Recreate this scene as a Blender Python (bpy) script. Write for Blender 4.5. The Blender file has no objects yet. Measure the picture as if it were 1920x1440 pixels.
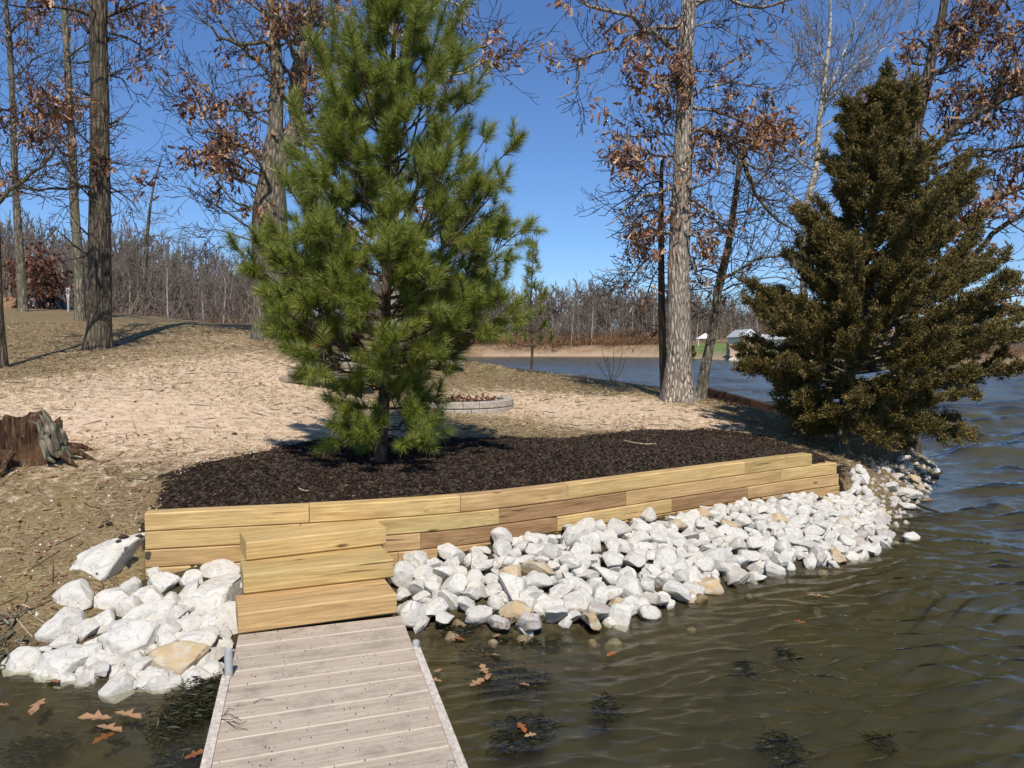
import bpy, math, random
import numpy as np
from mathutils import Vector, Matrix

# ------------------------------------------------------------------ camera, sky, sun, exposure
sc = bpy.context.scene
COL = sc.collection
F, CX, CY, HOR, EYE = 1450.0, 960.0, 720.0, 648.0, 1.95
PITCH = math.atan((CY - HOR) / F)
cam_d = bpy.data.cameras.new('camera')
cam = bpy.data.objects.new('camera', cam_d)
COL.objects.link(cam)
cam_d.sensor_width = 36.0
cam_d.lens = F / 1920 * 36.0
cam_d.clip_start, cam_d.clip_end = 0.05, 2000
cam.location = (0, 0, EYE)
cam.rotation_euler = (math.radians(90) - PITCH, 0, 0)
sc.camera = cam

SUN_EL, SUN_AZ = math.radians(50), math.radians(173)     # azimuth clockwise from +Y: behind the camera, a touch to the right
world = bpy.data.worlds.new('World')
sc.world = world
world.use_nodes = True
wn = world.node_tree.nodes
wl = world.node_tree.links
wn.clear()
sky = wn.new('ShaderNodeTexSky')
sky.sky_type = 'NISHITA'
sky.sun_disc = False
sky.sun_elevation = SUN_EL
sky.sun_rotation = SUN_AZ
sky.altitude = 200
sky.air_density = 1.0
sky.dust_density = 0.0
sky.ozone_density = 4.0
bg = wn.new('ShaderNodeBackground')
bg.inputs['Strength'].default_value = 0.105
wo = wn.new('ShaderNodeOutputWorld')
tint = wn.new('ShaderNodeMix'); tint.data_type = 'RGBA'; tint.blend_type = 'MULTIPLY'; tint.inputs[0].default_value = 1
tint.inputs[7].default_value = (.74, .93, 1.20, 1)
wl.new(sky.outputs[0], tint.inputs[6]); wl.new(tint.outputs[2], bg.inputs[0])
wl.new(bg.outputs[0], wo.inputs[0])
sun_d = bpy.data.lights.new('sun', 'SUN')
sun = bpy.data.objects.new('sun', sun_d)
COL.objects.link(sun)
sun_d.energy = 4.7
sun_d.angle = math.radians(0.53)
sun_d.color = (1.0, 0.95, 0.87)
sdir = Vector((math.sin(SUN_AZ) * math.cos(SUN_EL), math.cos(SUN_AZ) * math.cos(SUN_EL), math.sin(SUN_EL)))
sun.rotation_euler = sdir.to_track_quat('Z', 'Y').to_euler()
sc.view_settings.view_transform = 'Standard'
sc.view_settings.look = 'None'
sc.view_settings.exposure = 0.0
sc.view_settings.gamma = 1.0
sc.view_settings.use_curve_mapping = False
sc.render.engine = 'CYCLES'
cy = sc.cycles
cy.max_bounces = 6
cy.diffuse_bounces = 2
cy.glossy_bounces = 2
cy.transmission_bounces = 3
cy.transparent_max_bounces = 8
cy.volume_bounces = 0
cy.caustics_reflective = False
cy.caustics_refractive = False
cy.use_denoising = True
try:
    cy.denoiser = 'OPENIMAGEDENOISE'
except Exception:
    pass

# ------------------------------------------------------------------ helpers
rng = np.random.default_rng(7)
pi = math.pi


def ray(px, py):
    v, w = (px - CX) / F, (CY - py) / F
    return np.array((v, math.cos(PITCH) + w * math.sin(PITCH), -math.sin(PITCH) + w * math.cos(PITCH)))


def P(px, py, d):
    """world point seen at a photo pixel, d metres away along +Y"""
    r = ray(px, py)
    return np.array((0, 0, EYE)) + r * (d / r[1])


def Z(px, py, z):
    """world point seen at a photo pixel, on the level z"""
    r = ray(px, py)
    return np.array((0, 0, EYE)) + r * ((z - EYE) / r[2])


def tag(o, label=None, cat=None, group=None, kind=None):
    if label: o['label'] = label
    if cat: o['category'] = cat
    if group: o['group'] = group
    if kind: o['kind'] = kind
    return o


def empty(name, loc, label=None, cat=None, group=None):
    o = bpy.data.objects.new(name, None)
    o.empty_display_size = 0.1
    o.location = tuple(float(c) for c in loc)
    COL.objects.link(o)
    return tag(o, label, cat, group)


class Geo:
    """gathers triangles and quads, and links them as one mesh object"""
    def __init__(self):
        self.v, self.f3, self.f4, self.n = [], [], [], 0

    def add(self, v, f):
        v = np.asarray(v, float).reshape(-1, 3)
        f = np.asarray(f, int)
        if f.shape[1] == 3: self.f3.append(f + self.n)
        else: self.f4.append(f + self.n)
        self.v.append(v)
        self.n += len(v)

    def mesh(self, name, smooth=False):
        me = bpy.data.meshes.new(name)
        v = np.concatenate(self.v) if self.v else np.zeros((0, 3))
        f3 = np.concatenate(self.f3) if self.f3 else np.zeros((0, 3), int)
        f4 = np.concatenate(self.f4) if self.f4 else np.zeros((0, 4), int)
        me.vertices.add(len(v))
        me.vertices.foreach_set('co', v.astype(np.float32).ravel())
        loops = np.concatenate([f3.ravel(), f4.ravel()]).astype(np.int32)
        tot = np.concatenate([np.full(len(f3), 3), np.full(len(f4), 4)]).astype(np.int32)
        me.loops.add(len(loops))
        me.loops.foreach_set('vertex_index', loops)
        me.polygons.add(len(tot))
        st = np.concatenate([[0], np.cumsum(tot)[:-1]]).astype(np.int32) if len(tot) else np.zeros(0, np.int32)
        me.polygons.foreach_set('loop_start', st)
        me.polygons.foreach_set('loop_total', tot)
        me.polygons.foreach_set('use_smooth', np.full(len(tot), smooth))
        me.update(calc_edges=True)
        return me

    def build(self, name, m, parent=None, smooth=False, origin=None):
        if origin is None and parent is not None:
            origin = np.array(parent.location)
        if origin is not None and self.v:
            self.v = [v - np.asarray(origin, float) for v in self.v]
        me = self.mesh(name, smooth)
        o = bpy.data.objects.new(name, me)
        me.materials.append(m)
        COL.objects.link(o)
        if parent is not None:
            o.parent = parent
        elif origin is not None:
            o.location = tuple(float(c) for c in origin)
        return o

    def box(self, c, s, rz=0.0, tilt=None):
        c = np.asarray(c, float); s = np.asarray(s, float) / 2
        k = np.array([(-1, -1, -1), (1, -1, -1), (1, 1, -1), (-1, 1, -1), (-1, -1, 1), (1, -1, 1), (1, 1, 1), (-1, 1, 1)], float) * s
        if tilt is not None: k = k @ np.array(Matrix.Rotation(tilt, 3, 'X')).T
        k = k @ np.array(Matrix.Rotation(rz, 3, 'Z')).T
        self.add(k + c, [(0, 3, 2, 1), (4, 5, 6, 7), (0, 1, 5, 4), (1, 2, 6, 5), (2, 3, 7, 6), (3, 0, 4, 7)])
        return self

    def tubes(self, polys, sides=5, cap=False):
        """polys: list of (points (k,3), radii (k,))"""
        by = {}
        for p, r in polys:
            by.setdefault(len(p), []).append((p, r))
        for k, lst in by.items():
            Pn = np.array([a for a, _ in lst], float)
            R = np.array([b for _, b in lst], float)
            n = len(lst)
            T = np.gradient(Pn, axis=1)
            T /= np.linalg.norm(T, axis=2, keepdims=True) + 1e-9
            mean = T.mean(axis=1)
            ref = np.where(np.abs(mean[:, 2:3]) < 0.7, np.array([[0, 0, 1.0]]), np.array([[0.3, 1.0, 0]]))
            ref = np.repeat(ref[:, None, :], k, axis=1)
            U = np.cross(T, ref); U /= np.linalg.norm(U, axis=2, keepdims=True) + 1e-9
            W = np.cross(T, U)
            a = np.arange(sides) * 2 * pi / sides
            V = Pn[:, :, None, :] + R[:, :, None, None] * (U[:, :, None, :] * np.cos(a)[None, None, :, None] + W[:, :, None, :] * np.sin(a)[None, None, :, None])
            idx = np.arange(n * k * sides).reshape(n, k, sides)
            nx = np.roll(idx, -1, axis=2)
            q = np.stack([idx[:, :-1], nx[:, :-1], nx[:, 1:], idx[:, 1:]], axis=-1).reshape(-1, 4)
            self.add(V.reshape(-1, 3), q[:, ::-1])
        return self

    def template(self, tv, tf, pos, mats, scale):
        """many copies of one small template; mats (n,3,3), scale (n,) or (n,3)"""
        tv = np.asarray(tv, float); tf = np.asarray(tf, int)
        n = len(pos)
        if n == 0: return self
        scale = np.asarray(scale, float)
        if scale.ndim == 1: scale = scale[:, None]
        L = tv[None] * scale[:, None, :]
        V = np.einsum('nij,nkj->nki', mats, L) + np.asarray(pos)[:, None, :]
        f = tf[None] + (np.arange(n) * len(tv))[:, None, None]
        self.add(V.reshape(-1, 3), f.reshape(-1, tf.shape[1]))
        return self


def rand_rot(n, g=rng):
    q = g.normal(size=(n, 4)); q /= np.linalg.norm(q, axis=1, keepdims=True)
    w, x, y, z = q.T
    return np.stack([np.stack([1 - 2 * (y * y + z * z), 2 * (x * y - z * w), 2 * (x * z + y * w)], -1),
                     np.stack([2 * (x * y + z * w), 1 - 2 * (x * x + z * z), 2 * (y * z - x * w)], -1),
                     np.stack([2 * (x * z - y * w), 2 * (y * z + x * w), 1 - 2 * (x * x + y * y)], -1)], -2)


def frames(d, g=rng, roll=True):
    """rotation matrices whose X axis is d, random roll"""
    d = np.asarray(d, float); d = d / (np.linalg.norm(d, axis=1, keepdims=True) + 1e-9)
    ref = g.normal(size=d.shape) if roll else np.tile([0, 0, 1.0], (len(d), 1))
    u = np.cross(d, ref); u /= np.linalg.norm(u, axis=1, keepdims=True) + 1e-9
    w = np.cross(d, u)
    return np.stack([d, u, w], axis=-1)


def inside(poly, x, y):
    poly = np.asarray(poly, float)
    r = np.zeros(np.shape(x), bool)
    j = len(poly) - 1
    for i in range(len(poly)):
        xi, yi = poly[i]; xj, yj = poly[j]
        c = ((yi > y) != (yj > y)) & (x < (xj - xi) * (y - yi) / ((yj - yi) + 1e-12) + xi)
        r ^= c
        j = i
    return r


def dist_line(line, x, y, closed=False):
    line = np.asarray(line, float)
    best = np.full(np.shape(x), 1e9)
    m = len(line) if closed else len(line) - 1
    for i in range(m):
        a = line[i]; b = line[(i + 1) % len(line)]
        ab = b - a
        t = np.clip(((x - a[0]) * ab[0] + (y - a[1]) * ab[1]) / (ab @ ab + 1e-12), 0, 1)
        best = np.minimum(best, np.hypot(x - a[0] - t * ab[0], y - a[1] - t * ab[1]))
    return best


def vnoise(x, y, seed=0):
    """smooth value noise in -1..1"""
    x = np.asarray(x, float); y = np.asarray(y, float)
    xi, yi = np.floor(x).astype(np.int64), np.floor(y).astype(np.int64)
    fx, fy = x - xi, y - yi
    fx = fx * fx * (3 - 2 * fx); fy = fy * fy * (3 - 2 * fy)
    def h(a, b):
        n = (a * 374761393 + b * 668265263 + seed * 974711) & 0x7fffffff
        n = ((n ^ (n >> 13)) * 1274126177) & 0x7fffffff
        return ((n ^ (n >> 16)) & 0xffff) / 32767.5 - 1
    return (h(xi, yi) * (1 - fx) + h(xi + 1, yi) * fx) * (1 - fy) + (h(xi, yi + 1) * (1 - fx) + h(xi + 1, yi + 1) * fx) * fy


def fbm(x, y, oct=4, seed=0):
    s, a, t = 0, 1.0, 0
    for i in range(oct):
        s = s + a * vnoise(x * 2 ** i, y * 2 ** i, seed + i * 17); t += a; a *= .5
    return s / t


# ------------------------------------------------------------------ materials
class NT:
    def __init__(self, name):
        self.m = bpy.data.materials.new(name)
        self.m.use_nodes = True
        self.t = self.m.node_tree
        self.b = self.t.nodes['Principled BSDF']
        self.out = self.t.nodes['Material Output']

    def n(self, ty, **kw):
        nd = self.t.nodes.new(ty)
        for k, v in kw.items(): setattr(nd, k, v)
        return nd

    def l(self, a, b):
        self.t.links.new(a, b)

    def coord(self, scale=(1, 1, 1), kind='Object', rnd=False):
        tc = self.n('ShaderNodeTexCoord')
        mp = self.n('ShaderNodeMapping')
        self.l(tc.outputs[kind], mp.inputs[0])
        mp.inputs['Scale'].default_value = scale
        if rnd:
            oi = self.n('ShaderNodeObjectInfo')
            mu = self.n('ShaderNodeMath', operation='MULTIPLY'); mu.inputs[1].default_value = 37.0
            self.l(oi.outputs['Random'], mu.inputs[0]); self.l(mu.outputs[0], mp.inputs['Location'])
        return mp.outputs[0]

    def noise(self, co, scale, detail=5, rough=.55, dist=0.0):
        nd = self.n('ShaderNodeTexNoise')
        nd.inputs['Scale'].default_value = scale; nd.inputs['Detail'].default_value = detail
        nd.inputs['Roughness'].default_value = rough; nd.inputs['Distortion'].default_value = dist
        if co is not None: self.l(co, nd.inputs['Vector'])
        return nd.outputs['Fac']

    def ramp(self, fac, stops):
        r = self.n('ShaderNodeValToRGB')
        e = r.color_ramp.elements
        e[0].position, e[0].color = stops[0][0], (*stops[0][1], 1)
        e[1].position, e[1].color = stops[-1][0], (*stops[-1][1], 1)
        for p, c in stops[1:-1]:
            k = e.new(p); k.color = (*c, 1)
        self.l(fac, r.inputs[0])
        return r.outputs[0]

    def mix(self, fac, a, b, mode='MIX'):
        m = self.n('ShaderNodeMix', data_type='RGBA', blend_type=mode)
        for s, v in ((m.inputs[0], fac), (m.inputs[6], a), (m.inputs[7], b)):
            if hasattr(v, 'is_output') or isinstance(v, bpy.types.NodeSocket): self.l(v, s)
            elif isinstance(v, (int, float)): s.default_value = v
            else: s.default_value = (*v, 1)
        return m.outputs[2]

    def bump(self, h, strength=.5, dist=.02, prev=None):
        b = self.n('ShaderNodeBump')
        b.inputs['Strength'].default_value = strength; b.inputs['Distance'].default_value = dist
        self.l(h, b.inputs['Height'])
        if prev is not None: self.l(prev, b.inputs['Normal'])
        return b.outputs[0]

    def done(self, col=None, rough=.8, normal=None, spec=.3):
        if col is not None:
            if isinstance(col, bpy.types.NodeSocket): self.l(col, self.b.inputs['Base Color'])
            else: self.b.inputs['Base Color'].default_value = (*col, 1)
        self.b.inputs['Roughness'].default_value = rough
        self.b.inputs['Specular IOR Level'].default_value = spec
        if normal is not None: self.l(normal, self.b.inputs['Normal'])
        return self.m


def plain(name, col, rough=.7, var=.25, scale=8, bump=.2, spec=.3):
    t = NT(name)
    co = t.coord()
    f = t.noise(co, scale, 6)
    c = t.ramp(f, [(.3, tuple(x * (1 - var) for x in col)), (.7, tuple(min(1, x * (1 + var)) for x in col))])
    return t.done(c, rough, t.bump(f, bump, .01), spec)


def bark(name, dark, light, sx=9, sz=1.6, strength=1.0, dist=.03, moss=None):
    t = NT(name)
    co = t.coord((sx, sx, sz), rnd=True)
    f1 = t.noise(co, 1.6, 8, .65, .6)
    v = t.n('ShaderNodeTexVoronoi', feature='DISTANCE_TO_EDGE'); v.inputs['Scale'].default_value = 1.5
    t.l(co, v.inputs['Vector'])
    ve = t.n('ShaderNodeMath', operation='MULTIPLY'); ve.inputs[1].default_value = 1.6; t.l(v.outputs[0], ve.inputs[0])
    h = t.n('ShaderNodeMath', operation='ADD'); t.l(ve.outputs[0], h.inputs[0]); t.l(f1, h.inputs[1])
    c = t.ramp(h.outputs[0], [(.40, dark), (.72, tuple((a + b) / 2 for a, b in zip(dark, light))), (1.0, light)])
    co2 = t.coord((1, 1, 1), rnd=True)
    f2 = t.noise(co2, 1.3, 4)
    c = t.mix(t.ramp(f2, [(.42, (0, 0, 0)), (.62, (1, 1, 1))]), c, t.mix(.5, c, moss or light))
    return t.done(c, .9, t.bump(h.outputs[0], strength, dist), .15)


def leafy(name, stops, rough=.55, trans=.25, spec=.3):
    """colour varies from leaf to leaf"""
    t = NT(name)
    g = t.n('ShaderNodeNewGeometry')
    c = t.ramp(g.outputs['Random Per Island'], stops)
    t.done(c, rough, None, spec)
    if trans > 0:
        tr = t.n('ShaderNodeBsdfTranslucent'); t.l(c, tr.inputs[0])
        ms = t.n('ShaderNodeMixShader'); ms.inputs[0].default_value = trans
        t.l(t.b.outputs[0], ms.inputs[1]); t.l(tr.outputs[0], ms.inputs[2]); t.l(ms.outputs[0], t.out.inputs[0])
    return t.m


def timber(name, base, dark, green=0.0):
    t = NT(name)
    co = t.coord((1.0, 1.0, 1.0), rnd=True)
    mp = t.n('ShaderNodeMapping'); mp.inputs['Scale'].default_value = (1.2, 14, 14); t.l(co, mp.inputs[0])
    w = t.noise(co, 3.0, 2)
    sep = t.mix(.12, mp.outputs[0], w, 'ADD')
    g1 = t.noise(mp.outputs[0], 1.0, 3, .5, 1.2)
    wv = t.n('ShaderNodeTexWave', bands_direction='Z'); wv.inputs['Scale'].default_value = 1.1
    wv.inputs['Distortion'].default_value = 9; wv.inputs['Detail'].default_value = 3; wv.inputs['Detail Scale'].default_value = .6
    mp3 = t.n('ShaderNodeMapping'); mp3.inputs['Scale'].default_value = (.9, 6, 10); t.l(co, mp3.inputs[0]); t.l(mp3.outputs[0], wv.inputs['Vector'])
    fine = t.n('ShaderNodeMapping'); fine.inputs['Scale'].default_value = (4, 90, 90); t.l(co, fine.inputs[0])
    g2 = t.noise(fine.outputs[0], 1.0, 4, .6)
    c = t.ramp(g1, [(.28, dark), (.5, base), (.75, tuple(min(1, x * 1.15) for x in base))])
    c = t.mix(t.ramp(wv.outputs[0], [(.0, (.0, .0, .0)), (.25, (.12, .12, .12)), (.9, (.5, .5, .5))]), c, tuple(x * .72 for x in base))
    c = t.mix(t.ramp(g2, [(.35, (.5, .5, .5)), (.6, (0, 0, 0))]), c, tuple(x * .6 for x in dark))
    # knots
    kv = t.n('ShaderNodeTexVoronoi'); kv.inputs['Scale'].default_value = 1.0
    km = t.n('ShaderNodeMapping'); km.inputs['Scale'].default_value = (1.5, 5.0, 5.0); t.l(co, km.inputs[0]); t.l(km.outputs[0], kv.inputs['Vector'])
    kf = t.ramp(kv.outputs['Distance'], [(.045, (1, 1, 1)), (.075, (.25, .25, .25)), (.10, (0, 0, 0))])
    c = t.mix(kf, c, tuple(x * .28 for x in dark))
    if green > 0:
        gf = t.noise(mp.outputs[0], .5, 3)
        c = t.mix(t.ramp(gf, [(.5, (0, 0, 0)), (.7, (green, green, green))]), c, (.30, .33, .16))
    ck = t.n('ShaderNodeMapping'); ck.inputs['Scale'].default_value = (1.1, 42, 42); t.l(co, ck.inputs[0])
    cf = t.noise(ck.outputs[0], 1.0, 2, .5, .3)
    cr = t.ramp(cf, [(.30, (1, 1, 1)), (.335, (0, 0, 0))])
    c = t.mix(cr, c, tuple(x * .35 for x in dark))
    dt = t.noise(co, 2.3, 5, .65)
    c = t.mix(t.ramp(dt, [(.52, (0, 0, 0)), (.75, (.45, .45, .45))]), c, tuple(x * .55 for x in base))
    b = t.bump(g1, .25, .004)
    b = t.bump(g2, .4, .003, b)
    return t.done(c, .7, b, .25)


M = {}
M['bark_dark'] = bark('bark_dark', (.016, .012, .009), (.21, .165, .12), 10, 1.8, 1.0, .05, (.15, .13, .08))
M['bark_oak'] = bark('bark_oak', (.07, .052, .04), (.66, .56, .45), 13, 3.2, 1.0, .05, (.40, .35, .27))
M['bark_grey'] = bark('bark_grey', (.035, .030, .022), (.29, .24, .175), 9, 2.5, 1.0, .03, (.18, .18, .11))
M['bark_pale'] = bark('bark_pale', (.16, .13, .10), (.62, .56, .46), 7, 6, .6, .015)
M['bark_pine'] = bark('bark_pine', (.035, .025, .018), (.17, .12, .085), 14, 6, .9, .015)
M['twig'] = plain('twig', (.07, .05, .036), .85, .35, 6)
M['twig_pale'] = plain('twig_pale', (.26, .215, .165), .85, .35, 6)
M['far_bark'] = plain('far_bark', (.20, .16, .125), .9, .35, .6)
M['far_bark_pale'] = plain('far_bark_pale', (.36, .30, .24), .9, .3, .6)
M['dead_leaf'] = leafy('dead_leaf', [(0, (.12, .045, .02)), (.35, (.27, .115, .05)), (.7, (.46, .25, .13)), (1, (.72, .48, .30))], .5, .3)
M['dark_leaf'] = leafy('dark_leaf', [(0, (.07, .025, .015)), (.5, (.16, .06, .03)), (1, (.30, .14, .07))], .5, .2)
M['needle'] = leafy('needle', [(0, (.07, .115, .02)), (.4, (.20, .25, .032)), (.8, (.36, .39, .06)), (1, (.60, .55, .15))], .40, .35, .5)
M['cedar_leaf'] = leafy('cedar_leaf', [(0, (.05, .05, .014)), (.45, (.12, .103, .028)), (.8, (.21, .15, .042)), (1, (.36, .22, .08))], .6, .12, .25)
M['cedar_dark'] = plain('cedar_dark', (.02, .02, .01), .95, .3, 10)
M['straw'] = leafy('straw', [(0, (.13, .08, .04)), (.45, (.34, .24, .13)), (.8, (.58, .43, .24)), (.93, (.26, .28, .10)), (1, (.70, .58, .38))], .7, .1, .2)
M['mulch_chip'] = leafy('mulch_chip', [(0, (.016, .010, .006)), (.6, (.045, .028, .017)), (.93, (.085, .054, .033)), (1, (.22, .15, .09))], .85, 0, .2)
M['brush'] = leafy('brush', [(0, (.10, .05, .03)), (.5, (.26, .14, .07)), (1, (.42, .28, .15))], .8, .2, .1)
M['float_leaf'] = leafy('float_leaf', [(0, (.28, .13, .06)), (.5, (.38, .21, .105)), (1, (.46, .29, .17))], .45, .1)
M['orange_leaf'] = leafy('orange_leaf', [(0, (.26, .075, .02)), (1, (.34, .13, .045))], .4, .1)
M['weed'] = leafy('weed', [(0, (.010, .013, .004)), (.7, (.03, .03, .01)), (1, (.07, .05, .02))], .5, .1)
M['gravel'] = leafy('gravel', [(0, (.40, .34, .26)), (1, (.78, .74, .66))], .8, 0)
M['thicket'] = leafy('thicket', [(0, (.09, .065, .05)), (.5, (.19, .14, .11)), (1, (.34, .28, .22))], .9, .1, .1)
M['stem'] = plain('stem', (.09, .07, .05), .9)


def rock_mat(name, base, vein, stain, stain_amt):
    t = NT(name)
    co = t.coord((1, 1, 1), rnd=True)
    f = t.noise(co, 3.2, 6, .6, 1.5)
    c = t.ramp(f, [(.30, vein), (.47, tuple(x * .93 for x in base)), (.62, base)])
    # fine grey veining
    mp = t.n('ShaderNodeMapping'); mp.inputs['Scale'].default_value = (5, 5, 22); mp.inputs['Rotation'].default_value = (.5, .4, 0); t.l(co, mp.inputs[0])
    g = t.noise(mp.outputs[0], 1.5, 5, .65, 1.0)
    c = t.mix(t.ramp(g, [(.34, (.8, .8, .8)), (.43, (0, 0, 0))]), c, vein)
    s = t.noise(co, 1.7, 4, .6)
    c = t.mix(t.ramp(s, [(.52 - stain_amt * .2, (0, 0, 0)), (.72 - stain_amt * .2, (stain_amt,) * 3)]), c, stain)
    oi = t.n('ShaderNodeObjectInfo')
    c = t.mix(t.ramp(oi.outputs['Random'], [(0, (0, 0, 0)), (1, (.3, .3, .3))]), c, tuple(x * .72 for x in base))
    b = t.bump(g, .5, .006)
    b = t.bump(t.noise(co, 6, 7, .68), .6, .010, b)
    return t.done(c, .85, b, .2)


M['rock'] = rock_mat('rock', (.69, .65, .57), (.37, .35, .315), (.52, .42, .28), .3)
M['rock_grey'] = rock_mat('rock_grey', (.60, .56, .50), (.30, .29, .28), (.38, .29, .2), .6)
M['rock_yellow'] = rock_mat('rock_yellow', (.60, .52, .38), (.38, .31, .20), (.50, .31, .13), .7)
M['rock_wet'] = rock_mat('rock_wet', (.30, .25, .16), (.14, .12, .08), (.24, .16, .07), .8)
M['wood_yellow'] = timber('wood_yellow', (.68, .47, .20), (.46, .28, .095))
M['wood_green'] = timber('wood_green', (.63, .44, .185), (.41, .27, .09), .28)
M['wood_tan'] = timber('wood_tan', (.61, .40, .18), (.40, .23, .09))
M['wood_brown'] = timber('wood_brown', (.42, .25, .12), (.25, .13, .055))
M['wood_pink'] = timber('wood_pink', (.60, .39, .19), (.42, .24, .105))
M['wood_old'] = timber('wood_old', (.075, .042, .028), (.03, .018, .012))


def deck_mat():
    t = NT('deck_board')
    co = t.coord((1, 1, 1), rnd=True)
    mp = t.n('ShaderNodeMapping'); mp.inputs['Scale'].default_value = (2, 30, 30); t.l(co, mp.inputs[0])
    g = t.noise(mp.outputs[0], 1.5, 5, .65, .4)
    c = t.ramp(g, [(.25, (.36, .28, .20)), (.5, (.51, .415, .315)), (.8, (.61, .51, .40))])
    d = t.noise(co, 5, 6, .7)
    c = t.mix(t.ramp(d, [(.5, (0, 0, 0)), (.72, (.65, .65, .65))]), c, (.20, .155, .115))
    e = t.noise(co, 55, 3, .7)
    c = t.mix(t.ramp(e, [(.60, (0, 0, 0)), (.72, (.6, .6, .6))]), c, (.13, .10, .075))
    oi = t.n('ShaderNodeObjectInfo')
    c = t.mix(t.ramp(oi.outputs['Random'], [(0, (0, 0, 0)), (1, (.25, .25, .25))]), c, (.34, .27, .20))
    # worn pale board edges
    tc = t.n('ShaderNodeTexCoord'); sx = t.n('ShaderNodeSeparateXYZ'); t.l(tc.outputs['Object'], sx.inputs[0])
    ab = t.n('ShaderNodeMath', operation='ABSOLUTE'); t.l(sx.outputs['Y'], ab.inputs[0])
    ad = t.n('ShaderNodeMath', operation='MULTIPLY_ADD'); t.l(d, ad.inputs[0]); ad.inputs[1].default_value = .016; t.l(ab.outputs[0], ad.inputs[2])
    c = t.mix(t.ramp(ad.outputs[0], [(.088, (0, 0, 0)), (.097, (.38, .38, .38))]), c, (.70, .61, .49))
    return t.done(c, .85, t.bump(g, .35, .003, t.bump(e, .2, .002)), .2)


M['deck'] = deck_mat()
M['deck_trim'] = plain('deck_trim', (.60, .52, .43), .6, .3, 30, .4)
M['pipe'] = plain('pipe', (.36, .36, .35), .45, .15, 20)
M['rust'] = plain('rust', (.16, .07, .035), .9, .4, 30)
M['block'] = plain('block', (.42, .37, .30), .95, .28, 16, .7)
M['block_brown'] = plain('block_brown', (.29, .24, .18), .95, .35, 12, .8)
M['white'] = plain('white', (.80, .79, .75), .6, .05, 3, .05)
M['glass_dark'] = plain('glass_dark', (.03, .035, .045), .15, .1, 3, 0, .6)
M['roof'] = plain('roof', (.50, .50, .50), .9, .2, 2)
M['stone_far'] = plain('stone_far', (.45, .33, .24), .9, .3, 2)
M['denim'] = plain('denim', (.24, .31, .40), .85, .2, 12)
M['shirt'] = plain('shirt', (.48, .50, .53), .85, .15, 12)
M['skin'] = plain('skin', (.50, .30, .21), .5, .1, 6, .05)
M['hair'] = plain('hair', (.30, .27, .24), .7, .3, 40)
M['red'] = plain('red', (.38, .03, .03), .5, .1, 6, .05)
M['orange'] = plain('orange', (.36, .09, .04), .5, .2, 9)
M['tarp'] = plain('tarp', (.02, .02, .024), .5, .3, 6, .3)
M['concrete'] = plain('concrete', (.46, .44, .41), .9, .15, 5)
M['firewood'] = plain('firewood', (.34, .20, .12), .9, .4, 14)
M['clod'] = plain('clod', (.05, .035, .025), .95, .4, 14)
M['pale_stick'] = plain('pale_stick', (.45, .34, .22), .8, .2, 14)

# ------------------------------------------------------------------ the lie of the land
WPX = np.array([262, 272, 577, 860, 1060, 1220, 1390, 1520, 1572, 1600], float)
WPY = np.array([963, 962, 949, 932, 910, 888, 867, 850, 845, 842], float)
WXY = np.array([Z(a, b, .74)[:2] for a, b in zip(WPX, WPY)])
WS = np.linspace(262, 1600, 400)
# smooth the curve of the wall
_wx = np.interp(WS, WPX, WXY[:, 0]); _wy = np.interp(WS, WPX, WXY[:, 1])
_k = np.ones(61) / 61
_wx2 = np.convolve(np.pad(_wx, 30, mode='reflect', reflect_type='odd'), _k, 'valid')
_wy2 = np.convolve(np.pad(_wy, 30, mode='reflect', reflect_type='odd'), _k, 'valid')


def C(px):
    return np.array((np.interp(px, WS, _wx2), np.interp(px, WS, _wy2)))


def wall_y(x):
    return np.interp(x, _wx2, _wy2)


XL, XR = C(268)[0], C(1571)[0]

near_shore = [(-60, 6), (-12, 5.2), (-6, 5.2), (-4, 5.05)] + [tuple(Z(a, b, 0)[:2]) for a, b in
              [(-30, 1222), (60, 1240), (180, 1272), (300, 1285), (400, 1262), (430, 1245), (560, 1225), (790, 1190), (900, 1192), (1040, 1190), (1140, 1165),
               (1240, 1140), (1400, 1085), (1560, 1055), (1660, 1015), (1690, 965), (1720, 925), (1762, 885)]]
near_shore += [(7.1, 13.2), (7.5, 15.3), (7.0, 18), (6.4, 21), (4.5, 22.6), (.8, 24.5), (-1, 27), (-3, 32), (-6, 45), (-8, 70), (-8, 138)]
LAND = near_shore + [(5, 141), (18, 139), (26, 132), (29, 101), (34, 75), (35, 60), (36, 57), (60, 58), (300, 50), (300, 500), (-300, 500), (-300, 6)]
SHORE = LAND[:len(near_shore) + 9]

ctl = []
for a, b, d in [(300, 900, 6.3), (400, 900, 6.4), (520, 840, 8), (710, 866, 7.35), (940, 830, 8.6), (1200, 815, 10), (1320, 828, 10), (1500, 802, 12), (1450, 780, 18), (1575, 852, 10.8),
                (1680, 868, 11.2), (300, 750, 9.5), (100, 700, 11.5), (185, 655, 15), (0, 690, 12.5), (40, 580, 26), (150, 583, 24), (250, 598, 22), (400, 606, 22), (500, 610, 21),
                (500, 700, 12), (560, 732, 11.8), (870, 778, 12.1), (960, 788, 11), (1000, 702, 20), (1100, 712, 19), (1240, 728, 17), (1275, 748, 13.5), (1340, 750, 17), (1400, 770, 16),
                (1560, 803, 15), (0, 800, 8), (0, 900, 6.5), (100, 1000, 5.5), (0, 1060, 5.2), (240, 1000, 5.55), (1100, 760, 13.5), (1100, 820, 9.8), (700, 690, 14), (560, 640, 17)]:
    ctl.append(P(a, b, d))
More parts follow.
